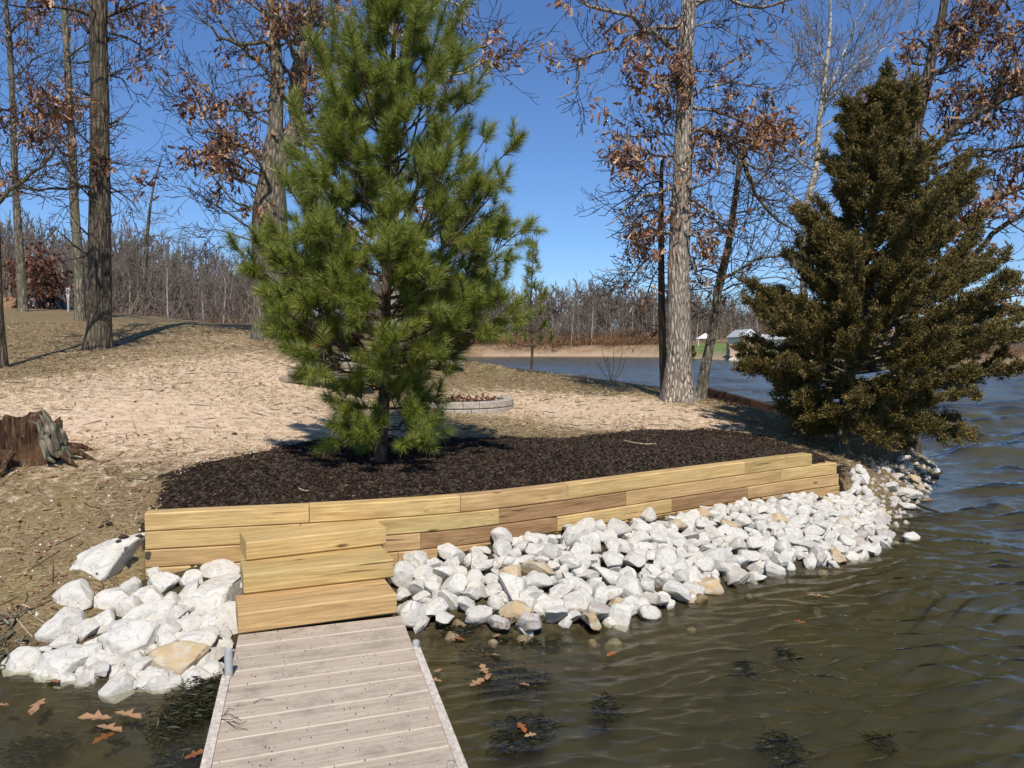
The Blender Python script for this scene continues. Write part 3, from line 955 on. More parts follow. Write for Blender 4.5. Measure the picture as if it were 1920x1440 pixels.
left_rocks = [
    (200, 1072, 128, 82, 27, 'largest white slab, tilted at the top of the pile beside the left wall end'),
    (258, 1035, 30, 42, 80, 'small upright white rock touching the left end of the timber wall'),
    (140, 1117, 62, 52, 30, 'blocky white rock under the lower left corner of the largest slab'),
    (124, 1165, 88, 55, 35, 'long white rock at the left rim of the pile, pointing down to the water'),
    (211, 1120, 90, 48, 15, 'long white rock directly below the largest slab'),
    (246, 1131, 62, 38, 5, 'flat white rock beside the long rock below the largest slab'),
    (195, 1157, 66, 50, 10, 'broad pale rock in the middle of the left half of the pile'),
    (162, 1177, 54, 36, 20, 'egg shaped white rock in the left half of the pile'),
    (222, 1172, 48, 32, 10, 'small wedge rock between broad pale rocks, left pile'),
    (275, 1148, 80, 36, 20, 'flat cream rock in the centre of the left pile'),
    (175, 1200, 66, 26, 14, 'thin flat white rock lying above the yellowish lump'),
    (118, 1197, 40, 28, 20, 'small white rock wedged above the big rounded boulder at the waterline'),
    (240, 1208, 96, 64, 30, 'big pitted greyish rock in the lower middle of the left pile'),
    (168, 1222, 50, 36, 0, 'lumpy rock with a yellow tinge behind the waterline boulder'),
    (112, 1240, 98, 60, -5, 'big rounded white boulder at the waterline, left pile'),
    (38, 1240, 62, 48, 30, 'leftmost white rock standing alone at the muddy edge'),
    (82, 1217, 26, 16, 20, 'small tan pebble rock near the leftmost white rock'),
    (176, 1252, 40, 24, 0, 'small grey rock half in the water below the yellowish lump'),
    (260, 1246, 42, 34, 10, 'square grey white rock left of the orange rock'),
    (330, 1236, 104, 52, 15, 'orange stained flat rock low in the left pile'),
    (287, 1267, 58, 24, 0, 'thin flat white rock below the orange rock'),
    (227, 1284, 66, 46, 20, 'white rock standing in the shallow water in front of the left pile'),
    (370, 1264, 58, 34, 28, 'pale wedge rock near the grey post, at the water'),
    (360, 1287, 36, 22, 20, 'small pale rock in the weeds left of the dock'),
    (345, 1303, 20, 15, 0, 'smallest pale rock in the weeds left of the dock'),
    (396, 1229, 54, 32, 10, 'flat grey rock next to the grey pipe post'),
    (364, 1197, 90, 42, 10, 'wide white rock right above the orange rock'),
    (412, 1170, 78, 62, 40, 'big pale rock leaning on the left side of the lowest step'),
    (346, 1165, 50, 44, 0, 'round white rock in the right half of the left pile'),
    (302, 1178, 50, 46, 50, 'upright rock left of the round white one'),
    (307, 1203, 38, 28, 0, 'small rock tucked above the orange rock'),
    (416, 1205, 26, 28, 90, 'small dark edged rock against the dock corner'),
    (392, 1124, 108, 84, 25, 'large warm tinted slab leaning beside the second step'),
    (411, 1069, 70, 38, -5, 'rounded rock on top of the left pile against the wall next to the steps'),
    (441, 1097, 36, 38, 0, 'small rock squeezed between the steps and the rounded top rock'),
    (352, 1085, 40, 30, 30, 'angular rock against the wall, left of the rounded top rock'),
    (356, 1111, 40, 46, 60, 'upright rock left of the large warm tinted slab'),
    (304, 1091, 54, 32, 5, 'flat topped rock against the lower wall beam'),
    (288, 1070, 26, 18, 10, 'little rock against the brown wall beam, left'),
    (248, 1093, 38, 26, 10, 'little rock touching the lower right of the largest slab'),
    (276, 1113, 62, 38, 15, 'dull white rock between the flat topped rock and the cream one'),
    (320, 1122, 48, 34, 10, 'mid sized rock left of the upright rock in the pile'),
    (274, 1196, 28, 26, 0, 'small rock right above the big pitted one'),
    (330, 1148, 40, 30, 20, 'small rock above the round white one'),
    (140, 1281, 74, 40, -5, 'flat rock under water below the waterline boulder'),
    (70, 1262, 50, 30, 0, 'brownish rock under water between two white boulders'),
]
gr = np.random.default_rng(5)
for i, (px, py, w, h, rot, lab) in enumerate(left_rocks):
    # find the bank surface under this pixel
    z = .2
    for _ in range(12):
        q = Z(px, py + h * .25, z); z = .5 * z + .5 * (Hz(q[0], q[1]) + .03)
    under = i >= len(left_rocks) - 2
    if under: z = -.07
    q = Z(px, py, z + .03)
    d = q[1]; s = d / F
    a = math.radians(rot)
    L_, S_ = max(w, h) * s / 2 * 1.30, min(w, h) * s / 2 * 1.30
    ry = math.radians(gr.uniform(-6, 6))
    if i == 0: L_ *= 1.28; S_ *= 1.12; q = q + np.array((-.05, .0, .07)); z += .07
    mat = M['rock_yellow'] if i in (19,) else (M['rock_grey'] if i in (25, 17) else (M['rock_wet'] if i in (45,) else None))
    # local z is the thickness; slabs lie on the slope (tilted towards the lake), so their broad side faces the viewer
    o = rock(i * 7 + 3, (q[0], q[1] + .02, z + .01), (L_, S_ * 1.45, S_ * 1.25), (math.radians(38), 0, 0), lab + ', white rocks left of dock' if len(lab.split()) < 9 else lab, 'white rocks left of the dock', mat)
    if abs(rot) > 0 and rot < 95:
        Rm = Matrix.Rotation(math.radians(38), 3, 'X') @ Matrix.Rotation(a * .95, 3, 'Z') @ Matrix.Rotation(ry, 3, 'X')
        o.rotation_euler = Rm.to_euler()
    zb = Z(px, py, z + .0)

# filler stones of the left pile
def filler(name, pts, smin, smax, mat, label, seed=1):
    g = Geo(); r = np.random.default_rng(seed)
    import bmesh
    bm = bmesh.new(); bmesh.ops.create_icosphere(bm, subdivisions=2, radius=1.0)
    V = np.array([v.co for v in bm.verts]); Fc = np.array([[v.index for v in f.verts] for f in bm.faces]); bm.free()
    for q in range(6):
        W = V.copy()
        for _ in range(9):
            n = r.normal(size=3); n /= np.linalg.norm(n); d = W @ n - r.uniform(.55, .85)
            W -= np.maximum(d, 0)[:, None] * n
        sel = pts[q::6]
        if len(sel) == 0: continue
        sc_ = r.uniform(smin, smax, (len(sel), 1)) * r.uniform(.7, 1.2, (len(sel), 3))
        g.template(W, Fc, sel, rand_rot(len(sel), r), sc_)
    o = g.build(name, mat)
    return tag(o, label, None, None, 'stuff')


def scatter_in(poly, n, seed=0):
    poly = np.asarray(poly, float); r = np.random.default_rng(seed)
    lo, hi = poly.min(0), poly.max(0)
    out = []
    c = 0
    while c < n:
        p = r.uniform(lo, hi, (n * 2, 2)); p = p[inside(poly, p[:, 0], p[:, 1])]
        out.append(p); c += len(p)
    return np.concatenate(out)[:n]


lp = [Z(250, 1110, .3)[:2], Z(170, 1150, .3)[:2], Z(90, 1215, .1)[:2], Z(60, 1265, 0)[:2], Z(300, 1290, 0)[:2], Z(425, 1262, 0)[:2], Z(445, 1100, .3)[:2]]
q = scatter_in(lp, 190, 3)
pts = np.column_stack([q, H(q[:, 0], q[:, 1]) - .01])
filler('rock_bed', pts, .05, .085, M['rock'], 'smaller rocks filling the gaps of the left pile', 2)

# bank to the right of the dock: relaxed random packing, big stones near the dock and smaller ones to the far end
front_px = [(748, 1175), (790, 1196), (860, 1180), (940, 1188), (1040, 1192), (1110, 1182), (1240, 1148), (1330, 1112), (1400, 1092), (1480, 1070), (1560, 1062), (1640, 1035), (1672, 1008), (1640, 968), (1606, 938)]
front = [Z(a, b, 0.0)[:2] for a, b in front_px]
back = [C(p) - np.array((-.02, .08)) for p in (1578, 1520, 1390, 1220, 1060, 860, 748)]
BANK = np.array(front + back)
cand = scatter_in(BANK, 9000, 21)
g_s = np.random.default_rng(22)
sel, rad = [], []
dist = np.linalg.norm(cand, axis=1)
for p in cand:
    base = np.interp(p[1], [5.0, 6.0, 8.5], [.103, .087, .071])
    r_ = base * g_s.choice([.62, .85, 1.0, 1.2], p=[.18, .32, .34, .16])
    if sel:
        A = np.array(sel); dd = np.hypot(A[:, 0] - p[0], A[:, 1] - p[1])
        if (dd < .80 * (np.array(rad) + r_)).any(): continue
    sel.append(p); rad.append(r_)
sel = np.array(sel); rad = np.array(rad)
print('bank rocks', len(sel))
order = np.argsort(-rad / np.linalg.norm(sel, axis=1))
keep = order[:296]; rest = order[296:]
zs = H(sel[:, 0], sel[:, 1])
dsh = dist_line(SHORE, sel[:, 0], sel[:, 1])
for j, i in enumerate(keep):
    p, r_ = sel[i], rad[i]
    wet = dsh[i] < .16
    u = g_s.random()
    if wet and u < .34: mat, lab, grp = M['rock_yellow'] if u < .09 else M['rock_grey'], 'stained tan or grey rock along the waterline right of the dock', 'stained rocks at the waterline of the right bank'
    elif u < .035: mat, lab, grp = M['rock_yellow'], 'yellowish rock among the white rocks of the right bank', 'yellowish rocks up in the right bank'
    else: mat, lab, grp = None, 'white limestone rock in the bank below the wall right of the steps', 'white rocks of the right bank'
    u_ = (p[0] - C(760)[0]) / (C(1575)[0] - C(760)[0]); v_ = dsh[i]
    wx = ('nearest the steps' if u_ < .16 else 'left of the middle' if u_ < .4 else 'in the middle' if u_ < .62 else 'towards the cedar' if u_ < .84 else 'at the far cedar end')
    dw = abs(wall_y(p[0]) - p[1])
    vx = 'along the waterline' if v_ < .22 else ('against the timber wall' if dw < .3 else 'halfway up')
    sz = 'big' if r_ > np.median(rad) * 1.12 else ('small' if r_ < np.median(rad) * .8 else 'middling')
    if mat is None: lab = f'{sz} white rock of the right bank, {vx}, {wx}'; grp = f'white rocks {vx}, {wx}, {sz}'
    elif 'stained' in lab: lab = f'stained tan or grey rock, right bank, {vx}, {wx}'; grp = f'stained rocks {vx}, {wx}'
    else: lab = f'yellowish rock of the right bank, {vx}, {wx}'; grp = f'yellowish rocks {vx}, {wx}'
    el = g_s.uniform(.85, 1.45)
    rock(int(g_s.integers(0, 99)), (p[0], p[1], zs[i] + r_ * .50 + g_s.uniform(0, .035)), (r_ * 1.28 * el, r_ * 1.38, r_ * 1.38), (g_s.uniform(-.6, .9), g_s.uniform(-.5, .5), g_s.uniform(0, 6.28)), lab, grp, mat)
q = np.concatenate([scatter_in(BANK, 420, 31)])
pts = np.column_stack([q, H(q[:, 0], q[:, 1]) + .02])
if len(rest): pts = np.concatenate([pts, np.column_stack([sel[rest], zs[rest] + .05])])
filler('rock_bed', pts, .05, .085, M['rock'], 'smaller white rocks filling the gaps of the right bank', 5)
# submerged stones off the bank
fr_ = np.array(front[1:13])
q = []
for _ in range(14):
    k = g_s.integers(0, len(fr_) - 1); t_ = g_s.random()
    b = fr_[k] * (1 - t_) + fr_[k + 1] * t_
    q.append(b + np.array((g_s.normal() * .08 + .06, -abs(g_s.normal()) * .22)))
q = np.array(q); pts = np.column_stack([q, H(q[:, 0], q[:, 1]) + .02])
filler('underwater_rocks', pts, .04, .08, M['rock_wet'], 'dim brownish rocks under the water along the right bank', 7)

# loose stones round the point beyond the wall
tip = [(1690, 862, 24), (1700, 880, 30), (1683, 895, 22), (1712, 900, 26), (1728, 885, 20), (1740, 895, 14), (1755, 882, 16), (1670, 915, 30), (1690, 925, 26), (1708, 930, 30), (1725, 918, 18),
       (1678, 940, 22), (1700, 950, 24), (1737, 912, 12), (1665, 880, 16), (1655, 925, 20), (1718, 870, 14), (1642, 955, 18), (1660, 968, 20), (1746, 872, 12)]
for i, (px, py, s_) in enumerate(tip):
    z = .1
    for _ in range(8):
        q = Z(px, py, z); z = max(.0, Hz(q[0], q[1]))
    q = Z(px, py, z + .02); s = q[1] / F * s_ * .62
    rock(i * 5 + 1, (q[0], q[1], z + s * .35), (s * 1.15, s, s * .85), (gr.uniform(-.4, .4), gr.uniform(-.4, .4), gr.uniform(0, 6)),
         'loose white stone on the point of land right of the wall, by open water', 'loose stones on the point beyond the wall', M['rock_yellow'] if i % 7 == 3 else None)
q = []
for _ in range(260):
    px, py = g_s.uniform(1630, 1755), 0
    py = np.interp(px, [1630, 1700, 1755], [950, 915, 880]) + g_s.normal() * 26
    q.append(Z(px, py, .06)[:2])
q = np.array(q); hh = H(q[:, 0], q[:, 1]); q = q[hh > -.05]; hh = hh[hh > -.05]
filler('pebbles', np.column_stack([q, hh + .01]), .015, .045, M['rock_grey'], 'small tan and white pebbles on the point of land', 9)
q = Z(1710, 1008, 0); rock(4, (q[0], q[1], .02), (.115, .09, .075), (.2, 0, .3), 'single white rock sticking out of the open water off the bank', None)
q = Z(1737, 937, 0); rock(9, (q[0], q[1], .0), (.09, .06, .045), (.0, 0, .3), 'dark yellowish rock awash near the floating branch', None, M['rock_wet'])
q = Z(1735, 912, 0); rock(12, (q[0], q[1], .02), (.07, .06, .05), (.1, 0, .9), 'small white stone in the water just off the point', None)
# ------------------------------------------------------------------ trees
def smooth_line(pts, rad, step):
    """Catmull-Rom through (k,3) points, radii interpolated"""
    pts = np.asarray(pts, float); rad = np.asarray(rad, float)
    if len(pts) < 2: return pts, rad
    e = np.vstack([2 * pts[0] - pts[1], pts, 2 * pts[-1] - pts[-2]])
    out, ro = [], []
    for i in range(1, len(e) - 2):
        n = max(2, int(np.linalg.norm(e[i + 1] - e[i]) / step))
        for q in range(n):
            t = q / n
            a, b, c, d = e[i - 1], e[i], e[i + 1], e[i + 2]
            out.append(.5 * ((2 * b) + (-a + c) * t + (2 * a - 5 * b + 4 * c - d) * t * t + (-a + 3 * b - 3 * c + d) * t ** 3))
            ro.append(rad[i - 1] * (1 - t) + rad[i] * t)
    out.append(pts[-1]); ro.append(rad[-1])
    return np.array(out), np.array(ro)


def rot_about(v, ax, a):
    ax = ax / (np.linalg.norm(ax) + 1e-9)
    return v * math.cos(a) + np.cross(ax, v) * math.sin(a) + ax * (ax @ v) * (1 - math.cos(a))


def grow(r, start, d, L, r0, lvl, out, tips, cfg):
    """recursive bare branch"""
    n = 5 if lvl > 0 else 4
    p = np.array(start, float); d = d / (np.linalg.norm(d) + 1e-9)
    pts, dirs = [p.copy()], [d.copy()]
    st = L / n
    for i in range(n):
        d = d + r.normal(size=3) * cfg['wob'] + np.array((0, 0, cfg['up'])) * (.5 + i / n)
        d /= np.linalg.norm(d)
        p = p + d * st
        pts.append(p.copy()); dirs.append(d.copy())
    rr = r0 * (1 - np.linspace(0, .75, n + 1))
    out.append((np.array(pts), np.maximum(rr, cfg['rmin'])))
    if lvl <= 0:
        tips.append((pts[-1], dirs[-1])); tips.append((pts[-3], dirs[-3]))
        return
    k = cfg['kids'][min(lvl, len(cfg['kids']) - 1)]
    k = int(k + r.random())
    for c in range(k):
        t = r.uniform(.22, 1.0); i = min(n - 1, int(t * n)); f = t * n - i
        s = pts[i] * (1 - f) + pts[i + 1] * f
        ax = np.cross(dirs[i], r.normal(size=3))
        a = math.radians(r.uniform(*cfg['ang']))
        nd = rot_about(dirs[i], ax, a)
        if cfg.get('flat'): nd[2] *= cfg['flat']
        grow(r, s, nd, L * r.uniform(.38, .68) * (1.15 - .45 * t), max(rr[i] * .55, cfg['rmin']), lvl - 1, out, tips, cfg)
    grow(r, pts[-1], dirs[-1], L * .5, rr[-1], lvl - 1, out, tips, cfg)


BARE = dict(wob=.16, up=.05, rmin=.0058, kids=[0, 2.6, 3.3, 5], ang=(25, 65))

# lobed dead leaf, along +X
_lf = [(0, 0, 0), (.22, .13, .03), (.30, .05, .02), (.50, .26, .07), (.56, .08, .02), (.80, .17, .04), (1.0, 0, -.04), (.80, -.17, .04), (.56, -.08, .02), (.50, -.26, .07), (.30, -.05, .02), (.22, -.13, .03)]
LEAF_V = np.array([(.5, 0, -.03)] + _lf)
LEAF_F = np.array([(0, i, i % 12 + 1) for i in range(1, 13)])
LEAF_SV = np.array([(0, 0, 0), (.45, .28, .08), (.55, 0, 0), (.45, -.28, .08), (1, .05, -.05)])
LEAF_SF = np.array([(0, 2, 1), (0, 3, 2), (1, 2, 4), (2, 3, 4)])


def leaf_cloud(r, tips, per, size, g, spread=.10, simple=False):
    if not tips: return
    P0 = np.array([t[0] for t in tips]); D0 = np.array([t[1] for t in tips])
    n = r.poisson(per, len(tips)); idx = np.repeat(np.arange(len(tips)), n)
    if len(idx) == 0: return
    pos = P0[idx] + r.normal(size=(len(idx), 3)) * spread
    d = D0[idx] * .35 + r.normal(size=(len(idx), 3)) * .6 + np.array((0, 0, -.75))
    g.template(LEAF_SV if simple else LEAF_V, LEAF_SF if simple else LEAF_F, pos, frames(d, r), size * r.uniform(.65, 1.25, len(idx)))


def trunk_mesh(g, pts, rad, sides=18, rough=.05, seed=0, flare=None):
    """near trunk with ridges, a root flare and lumps"""
    p, r_ = smooth_line(pts, rad, .16)
    k = len(p)
    T = np.gradient(p, axis=0); T /= np.linalg.norm(T, axis=1, keepdims=True)
    U = np.cross(T, (0, 1, 0)); U /= np.linalg.norm(U, axis=1, keepdims=True); W = np.cross(T, U)
    a = np.arange(sides) * 2 * pi / sides
    A, S = np.meshgrid(a, np.linspace(0, 1, k) * k * .16)
    nz = vnoise(A * sides / 6.3 / 1.3, S * 2.0, seed) * rough + vnoise(A * 1.6, S * .7, seed + 3) * rough * 1.2
    R = r_[:, None] * (1 + nz)
    if flare:
        hh = S
        R = R * (1 + flare * np.exp(-hh / .16) * (.55 + .45 * np.cos(A * 5 + seed)) * 1.0)
    V = p[:, None] + R[..., None] * (U[:, None] * np.cos(A)[..., None] + W[:, None] * np.sin(A)[..., None])
    idx = np.arange(k * sides).reshape(k, sides); nx = np.roll(idx, -1, 1)
    q = np.stack([idx[:-1], idx[1:], nx[1:], nx[:-1]], -1).reshape(-1, 4)
    g.add(V.reshape(-1, 3), q)


def hardwood(name, label, d, trunk, limbs, barkm, seed, leaves=None, group=None, cat='tree', twig_m='twig', leaf_m='dead_leaf', auto=10, auto_from=.35, auto_len=1.6,
             flare=.35, cfg=None, lvl=2, sides=18, crown=None, limb_kids=7, limb_kid_len=.9, sink=.12, sub=2):
    """trunk: [(px,py,width_px)] at distance d; limbs: [(points, w0, w1, leafiness, depth drift)]"""
    r = np.random.default_rng(seed)
    cfg = dict(BARE, **(cfg or {}))
    tp = np.array([P(a, b, d) for a, b, w in trunk]); tr = np.array([w / F * d / 2 for a, b, w in trunk])
    base = on_ground(trunk[0][0], trunk[0][1], d)
    tp[0, 2] = base[2] - sink
    root = empty(name, base, label, cat, group)
    g = Geo(); trunk_mesh(g, tp, tr, sides, .05, seed, flare); g.build('trunk', M[barkm], root, smooth=True)
    fine, tips, leaf_tips = [], [], []
    for L in limbs:
        pts, w0, w1, leafy_, drift = L
        n = len(pts)
        lp = np.array([P(a, b, d + drift * i / max(1, n - 1)) for i, (a, b) in enumerate(pts)])
        lp += np.vstack([np.zeros(3), r.normal(size=(n - 1, 3)) * .03])
        lr = np.linspace(w0, w1, n) / F * d / 2
        sp_, sr_ = smooth_line(lp, lr, .22)
        sp_ = sp_ + np.vstack([np.zeros((1, 3)), r.normal(size=(len(sp_) - 1, 3)) * .022])
        g = Geo(); g.tubes([(sp_, sr_)], 8); g.build('limb', M[barkm], root, smooth=True)
        length = np.linalg.norm(np.diff(sp_, axis=0), axis=1).sum()
        k = int(limb_kids * length)
        lt = []
        for _ in range(k):
            i = int(r.uniform(.15, 1) * (len(sp_) - 2)) if len(sp_) > 2 else 0
            t_ = sp_[i + 1] - sp_[i]; t_ /= np.linalg.norm(t_)
            nd = rot_about(t_, np.cross(t_, r.normal(size=3)), math.radians(r.uniform(25, 75)))
            grow(r, sp_[i], nd, limb_kid_len * r.uniform(.5, 1.2), max(.004, sr_[i] * .45), sub, fine, lt, cfg)
        if leafy_ > 0 and lt:
            # leaves hang in bunches round a few of the twig tips, thickest close to the limb
            nb_ = max(1, int(length * 8.5 * leafy_ + r.random()))
            for _ in range(nb_):
                c0, d0_ = lt[int(r.integers(0, len(lt)))]
                j = int(np.argmin(np.linalg.norm(sp_ - c0, axis=1)))
                c1 = sp_[j] + (c0 - sp_[j]) * r.uniform(.15, .8)
                for _ in range(int(r.integers(7, 15))):
                    leaf_tips.append((c1 + r.normal(size=3) * np.array((.11, .09, .10)), d0_))
        tips += lt
    sp_, sr_ = smooth_line(tp, tr, .3)
    n0 = int(len(sp_) * auto_from)
    at = []
    for _ in range(auto):
        i = int(r.integers(n0, len(sp_) - 1))
        a = r.uniform(0, 2 * pi)
        nd = np.array((math.cos(a), math.sin(a) * .8, r.uniform(.0, .7)))
        grow(r, sp_[i], nd, auto_len * r.uniform(.5, 1.2), max(.007, sr_[i] * .16), lvl, fine, at, cfg)
    if crown:
        # the part of the crown above the picture: it shades the lawn
        top = sp_[-1]
        for _ in range(crown[0]):
            a = r.uniform(0, 2 * pi)
            nd = np.array((math.cos(a), math.sin(a), r.uniform(.2, 1.3)))
            ct = []
            grow(r, top + np.array((0, 0, r.uniform(-1.0, 1.5))), nd, crown[1] * r.uniform(.7, 1.2), sr_[-1] * .45, 2, fine, ct, dict(cfg, rmin=.006))
            if leaves and r.random() < .6: leaf_tips += ct[::2]
        grow(r, top, np.array((0, 0, 1.0)), crown[1] * 1.3, sr_[-1], 2, fine, [], dict(cfg, rmin=.006))
    if leaves and at and leaves.get('auto', 0) > 0:
        leaf_tips += [at[i] for i in range(len(at)) if r.random() < leaves['auto']]
    thick = [f for f in fine if f[1][0] > .011]; thin = [f for f in fine if f[1][0] <= .011]
    if thick:
        g = Geo(); g.tubes(thick, 5); tag(g.build('branches', M[barkm], root, smooth=True), kind='stuff')
    if thin:
        g = Geo(); g.tubes(thin, 3); tag(g.build('twigs', M[twig_m], root, smooth=True), kind='stuff')
    if leaves and leaf_tips:
        g = Geo(); leaf_cloud(r, leaf_tips, leaves['per'], leaves['size'], g, leaves.get('spread', .09))
        tag(g.build('dead_leaves', M[leaf_m], root), kind='stuff')
    return root


LV = dict(per=1.9, size=.155)
# big dark oak on the left lawn
hardwood('oak_tree', 'thick dark barked oak on the left lawn throwing a long shadow', 15,
         [(184, 660, 52), (186, 600, 43), (186, 450, 39), (187, 300, 34), (186, 150, 31), (184, 0, 30), (184, -160, 26)],
         [([(204, 62), (240, 68), (262, 90), (288, 102)], 5, 2, .9, .3), ([(203, 30), (235, 18), (270, 10), (310, 22)], 6, 2, .9, -.5), ([(172, 352), (130, 346), (70, 352), (22, 345)], 7, 2, .06, -.4),
          ([(204, 350), (232, 368), (262, 398)], 4, 1.5, .04, .5), ([(170, 200), (120, 205), (85, 212), (50, 200)], 5, 2, .7, -1.2), ([(168, 268), (150, 250), (120, 215)], 4, 2, .6, -.8),
          ([(172, 30), (130, 18), (80, 8), (20, 14)], 8, 3, .5, -.8), ([(203, 140), (235, 150), (255, 190)], 4, 1.5, 0, .3)],
         'bark_dark', 21, dict(LV, auto=.05), auto=34, auto_from=.2, auto_len=.75, crown=(7, 3.2), limb_kids=5, limb_kid_len=.75, lvl=1)
hardwood('oak_tree', 'nearly black tree trunk cut by the left edge of the photograph', 12.5,
         [(2, 690, 26), (-4, 600, 20), (-8, 480, 17), (-10, 380, 15), (-14, 200, 13), (-18, -60, 10)],
         [([(-8, 385), (28, 352), (62, 322), (88, 290), (118, 268), (150, 250)], 9, 2, .05, .5), ([(-10, 230), (10, 200), (30, 215), (60, 200), (100, 195)], 5, 2, 1.0, .3)],
         'bark_dark', 22, dict(LV), auto=10, auto_len=1.2, crown=(5, 2.6), limb_kids=7)
hardwood('slim_tree', 'slim grey tree leaning left near the woodpile, second trunk from the left edge', 22,
         [(44, 580, 17), (40, 520, 16), (34, 430, 14), (30, 370, 12), (27, 300, 11), (24, 200, 10), (18, 80, 9), (10, 0, 8), (8, -90, 7)],
         [([(24, 150), (50, 120), (80, 100), (110, 92)], 4, 1.5, 0, .5), ([(20, 60), (60, 30), (110, 20)], 5, 2, .35, 0), ([(40, 445), (75, 445), (108, 430)], 3, 1, 0, 0), ([(22, 80), (16, 60), (10, 40)], 4, 2, 1.0, -.5)],
         'bark_grey', 23, dict(LV), auto=34, auto_len=2.2, crown=(5, 3), limb_kids=3, limb_kid_len=1.2)
hardwood('slim_tree', 'slim grey tree standing just left of the thick dark oak', 20,
         [(150, 583, 21), (148, 500, 17), (140, 400, 16), (135, 280, 14), (128, 150, 12), (120, 0, 10), (116, -100, 9)],
         [([(126, 110), (160, 80), (180, 60)], 4, 1.5, .6, -1), ([(124, 60), (100, 30), (60, 20)], 5, 2, .4, 0), ([(138, 350), (165, 320), (200, 300)], 3, 1, 0, -1), ([(122, 40), (150, 15), (190, 5)], 5, 2, .7, 0)],
         'bark_grey', 24, dict(LV), auto=30, auto_len=2.0, crown=(5, 3), limb_kids=3, limb_kid_len=1.2)
hardwood('sapling', 'thin pale bare sapling on the lawn crest between the dark oak and the pine', 27,
         [(266, 592, 9), (272, 500, 8), (278, 420, 6), (286, 360, 4), (296, 320, 2.5), (304, 292, 1.5)],
         [([(276, 445), (305, 440), (335, 455), (370, 462)], 2, .8, 0, 0), ([(275, 430), (258, 440), (240, 460)], 1.6, .8, 0, 0), ([(279, 398), (310, 402), (335, 412)], 1.5, .8, 0, 0)],
         'bark_grey', 25, auto=26, auto_from=.3, auto_len=.8, flare=.1, lvl=1, sides=8, limb_kids=4, limb_kid_len=.5, cfg=dict(flat=.5), twig_m='twig_pale')
# forked oak behind the pine
hardwood('forked_oak_tree', 'large forked oak holding brown leaves, half hidden behind the left side of the pine', 17,
         [(512, 612, 78), (510, 540, 70), (508, 450, 66), (508, 380, 60), (510, 330, 46), (516, 250, 28), (519, 170, 24), (520, 130, 22), (514, 60, 20), (508, 0, 17), (500, -110, 13)],
         [([(522, 340), (540, 290), (548, 240), (556, 160), (572, 70), (586, 0), (596, -110)], 34, 18, .35, .8),
          ([(518, 102), (500, 78), (462, 84), (425, 76), (408, 62), (388, 45), (362, 22)], 9, 3, .25, -.6), ([(519, 150), (470, 110), (440, 80), (412, 40), (396, 0)], 7, 3, .12, 0),
          ([(508, 320), (470, 285), (430, 262), (398, 238), (362, 205)], 7, 2, 1.0, -.8), ([(504, 372), (470, 345), (440, 330), (405, 300), (372, 292)], 6, 2, .9, -.5),
          ([(500, 400), (470, 392), (440, 378), (410, 340), (385, 325), (360, 305)], 5, 2, .45, -.9), ([(498, 450), (455, 420), (410, 395), (365, 365), (335, 352)], 5, 1.2, 0, -.5),
          ([(500, 470), (450, 440), (400, 430), (355, 440)], 4, 1, 0, -.8), ([(516, 240), (470, 215), (440, 195), (400, 200)], 6, 2, .8, -.4), ([(524, 200), (500, 205), (420, 200), (360, 190), (285, 170)], 5, 1, .1, -.6),
          ([(548, 180), (575, 150), (600, 140), (620, 120)], 8, 3, .9, -.6), ([(560, 120), (540, 80), (530, 40), (520, 10)], 8, 3, .9, -.6), ([(575, 60), (600, 30), (625, 20)], 7, 3, .9, 0),
          ([(552, 220), (580, 210), (605, 180)], 6, 3, .8, -.4), ([(545, 270), (575, 300), (600, 330)], 6, 2, .5, 0), ([(512, 40), (470, 10), (430, -10)], 7, 2, .3, 0)],
         'bark_grey', 26, dict(per=1.9, size=.165, auto=.04), auto=16, auto_len=1.6, crown=(7, 3), flare=.1, limb_kids=5, limb_kid_len=.85)
hardwood('oak_tree', 'slender pale oak rising behind the middle of the pine, brown leaves beside it', 16,
         [(742, 640, 20), (740, 450, 17), (738, 280, 15), (739, 150, 13), (741, 0, 11), (742, -100, 9)],
         [([(742, 60), (790, 90), (850, 140), (900, 118), (925, 110), (955, 140)], 8, 2, .6, -.5), ([(740, 20), (715, -5), (700, -30)], 8, 4, .6, 0), ([(742, 100), (730, 60), (705, 20), (690, -10)], 7, 3, .6, 0),
          ([(740, 400), (790, 382), (850, 390), (930, 380)], 6, 2, .5, -.6), ([(742, 10), (800, -8), (850, 5), (880, 30)], 6, 2, .35, 0), ([(740, 470), (690, 440), (640, 430)], 6, 2, .5, 0)],
         'bark_pale', 27, dict(LV), auto=10, auto_len=1.4, crown=(4, 2.5), flare=.1, limb_kids=6)
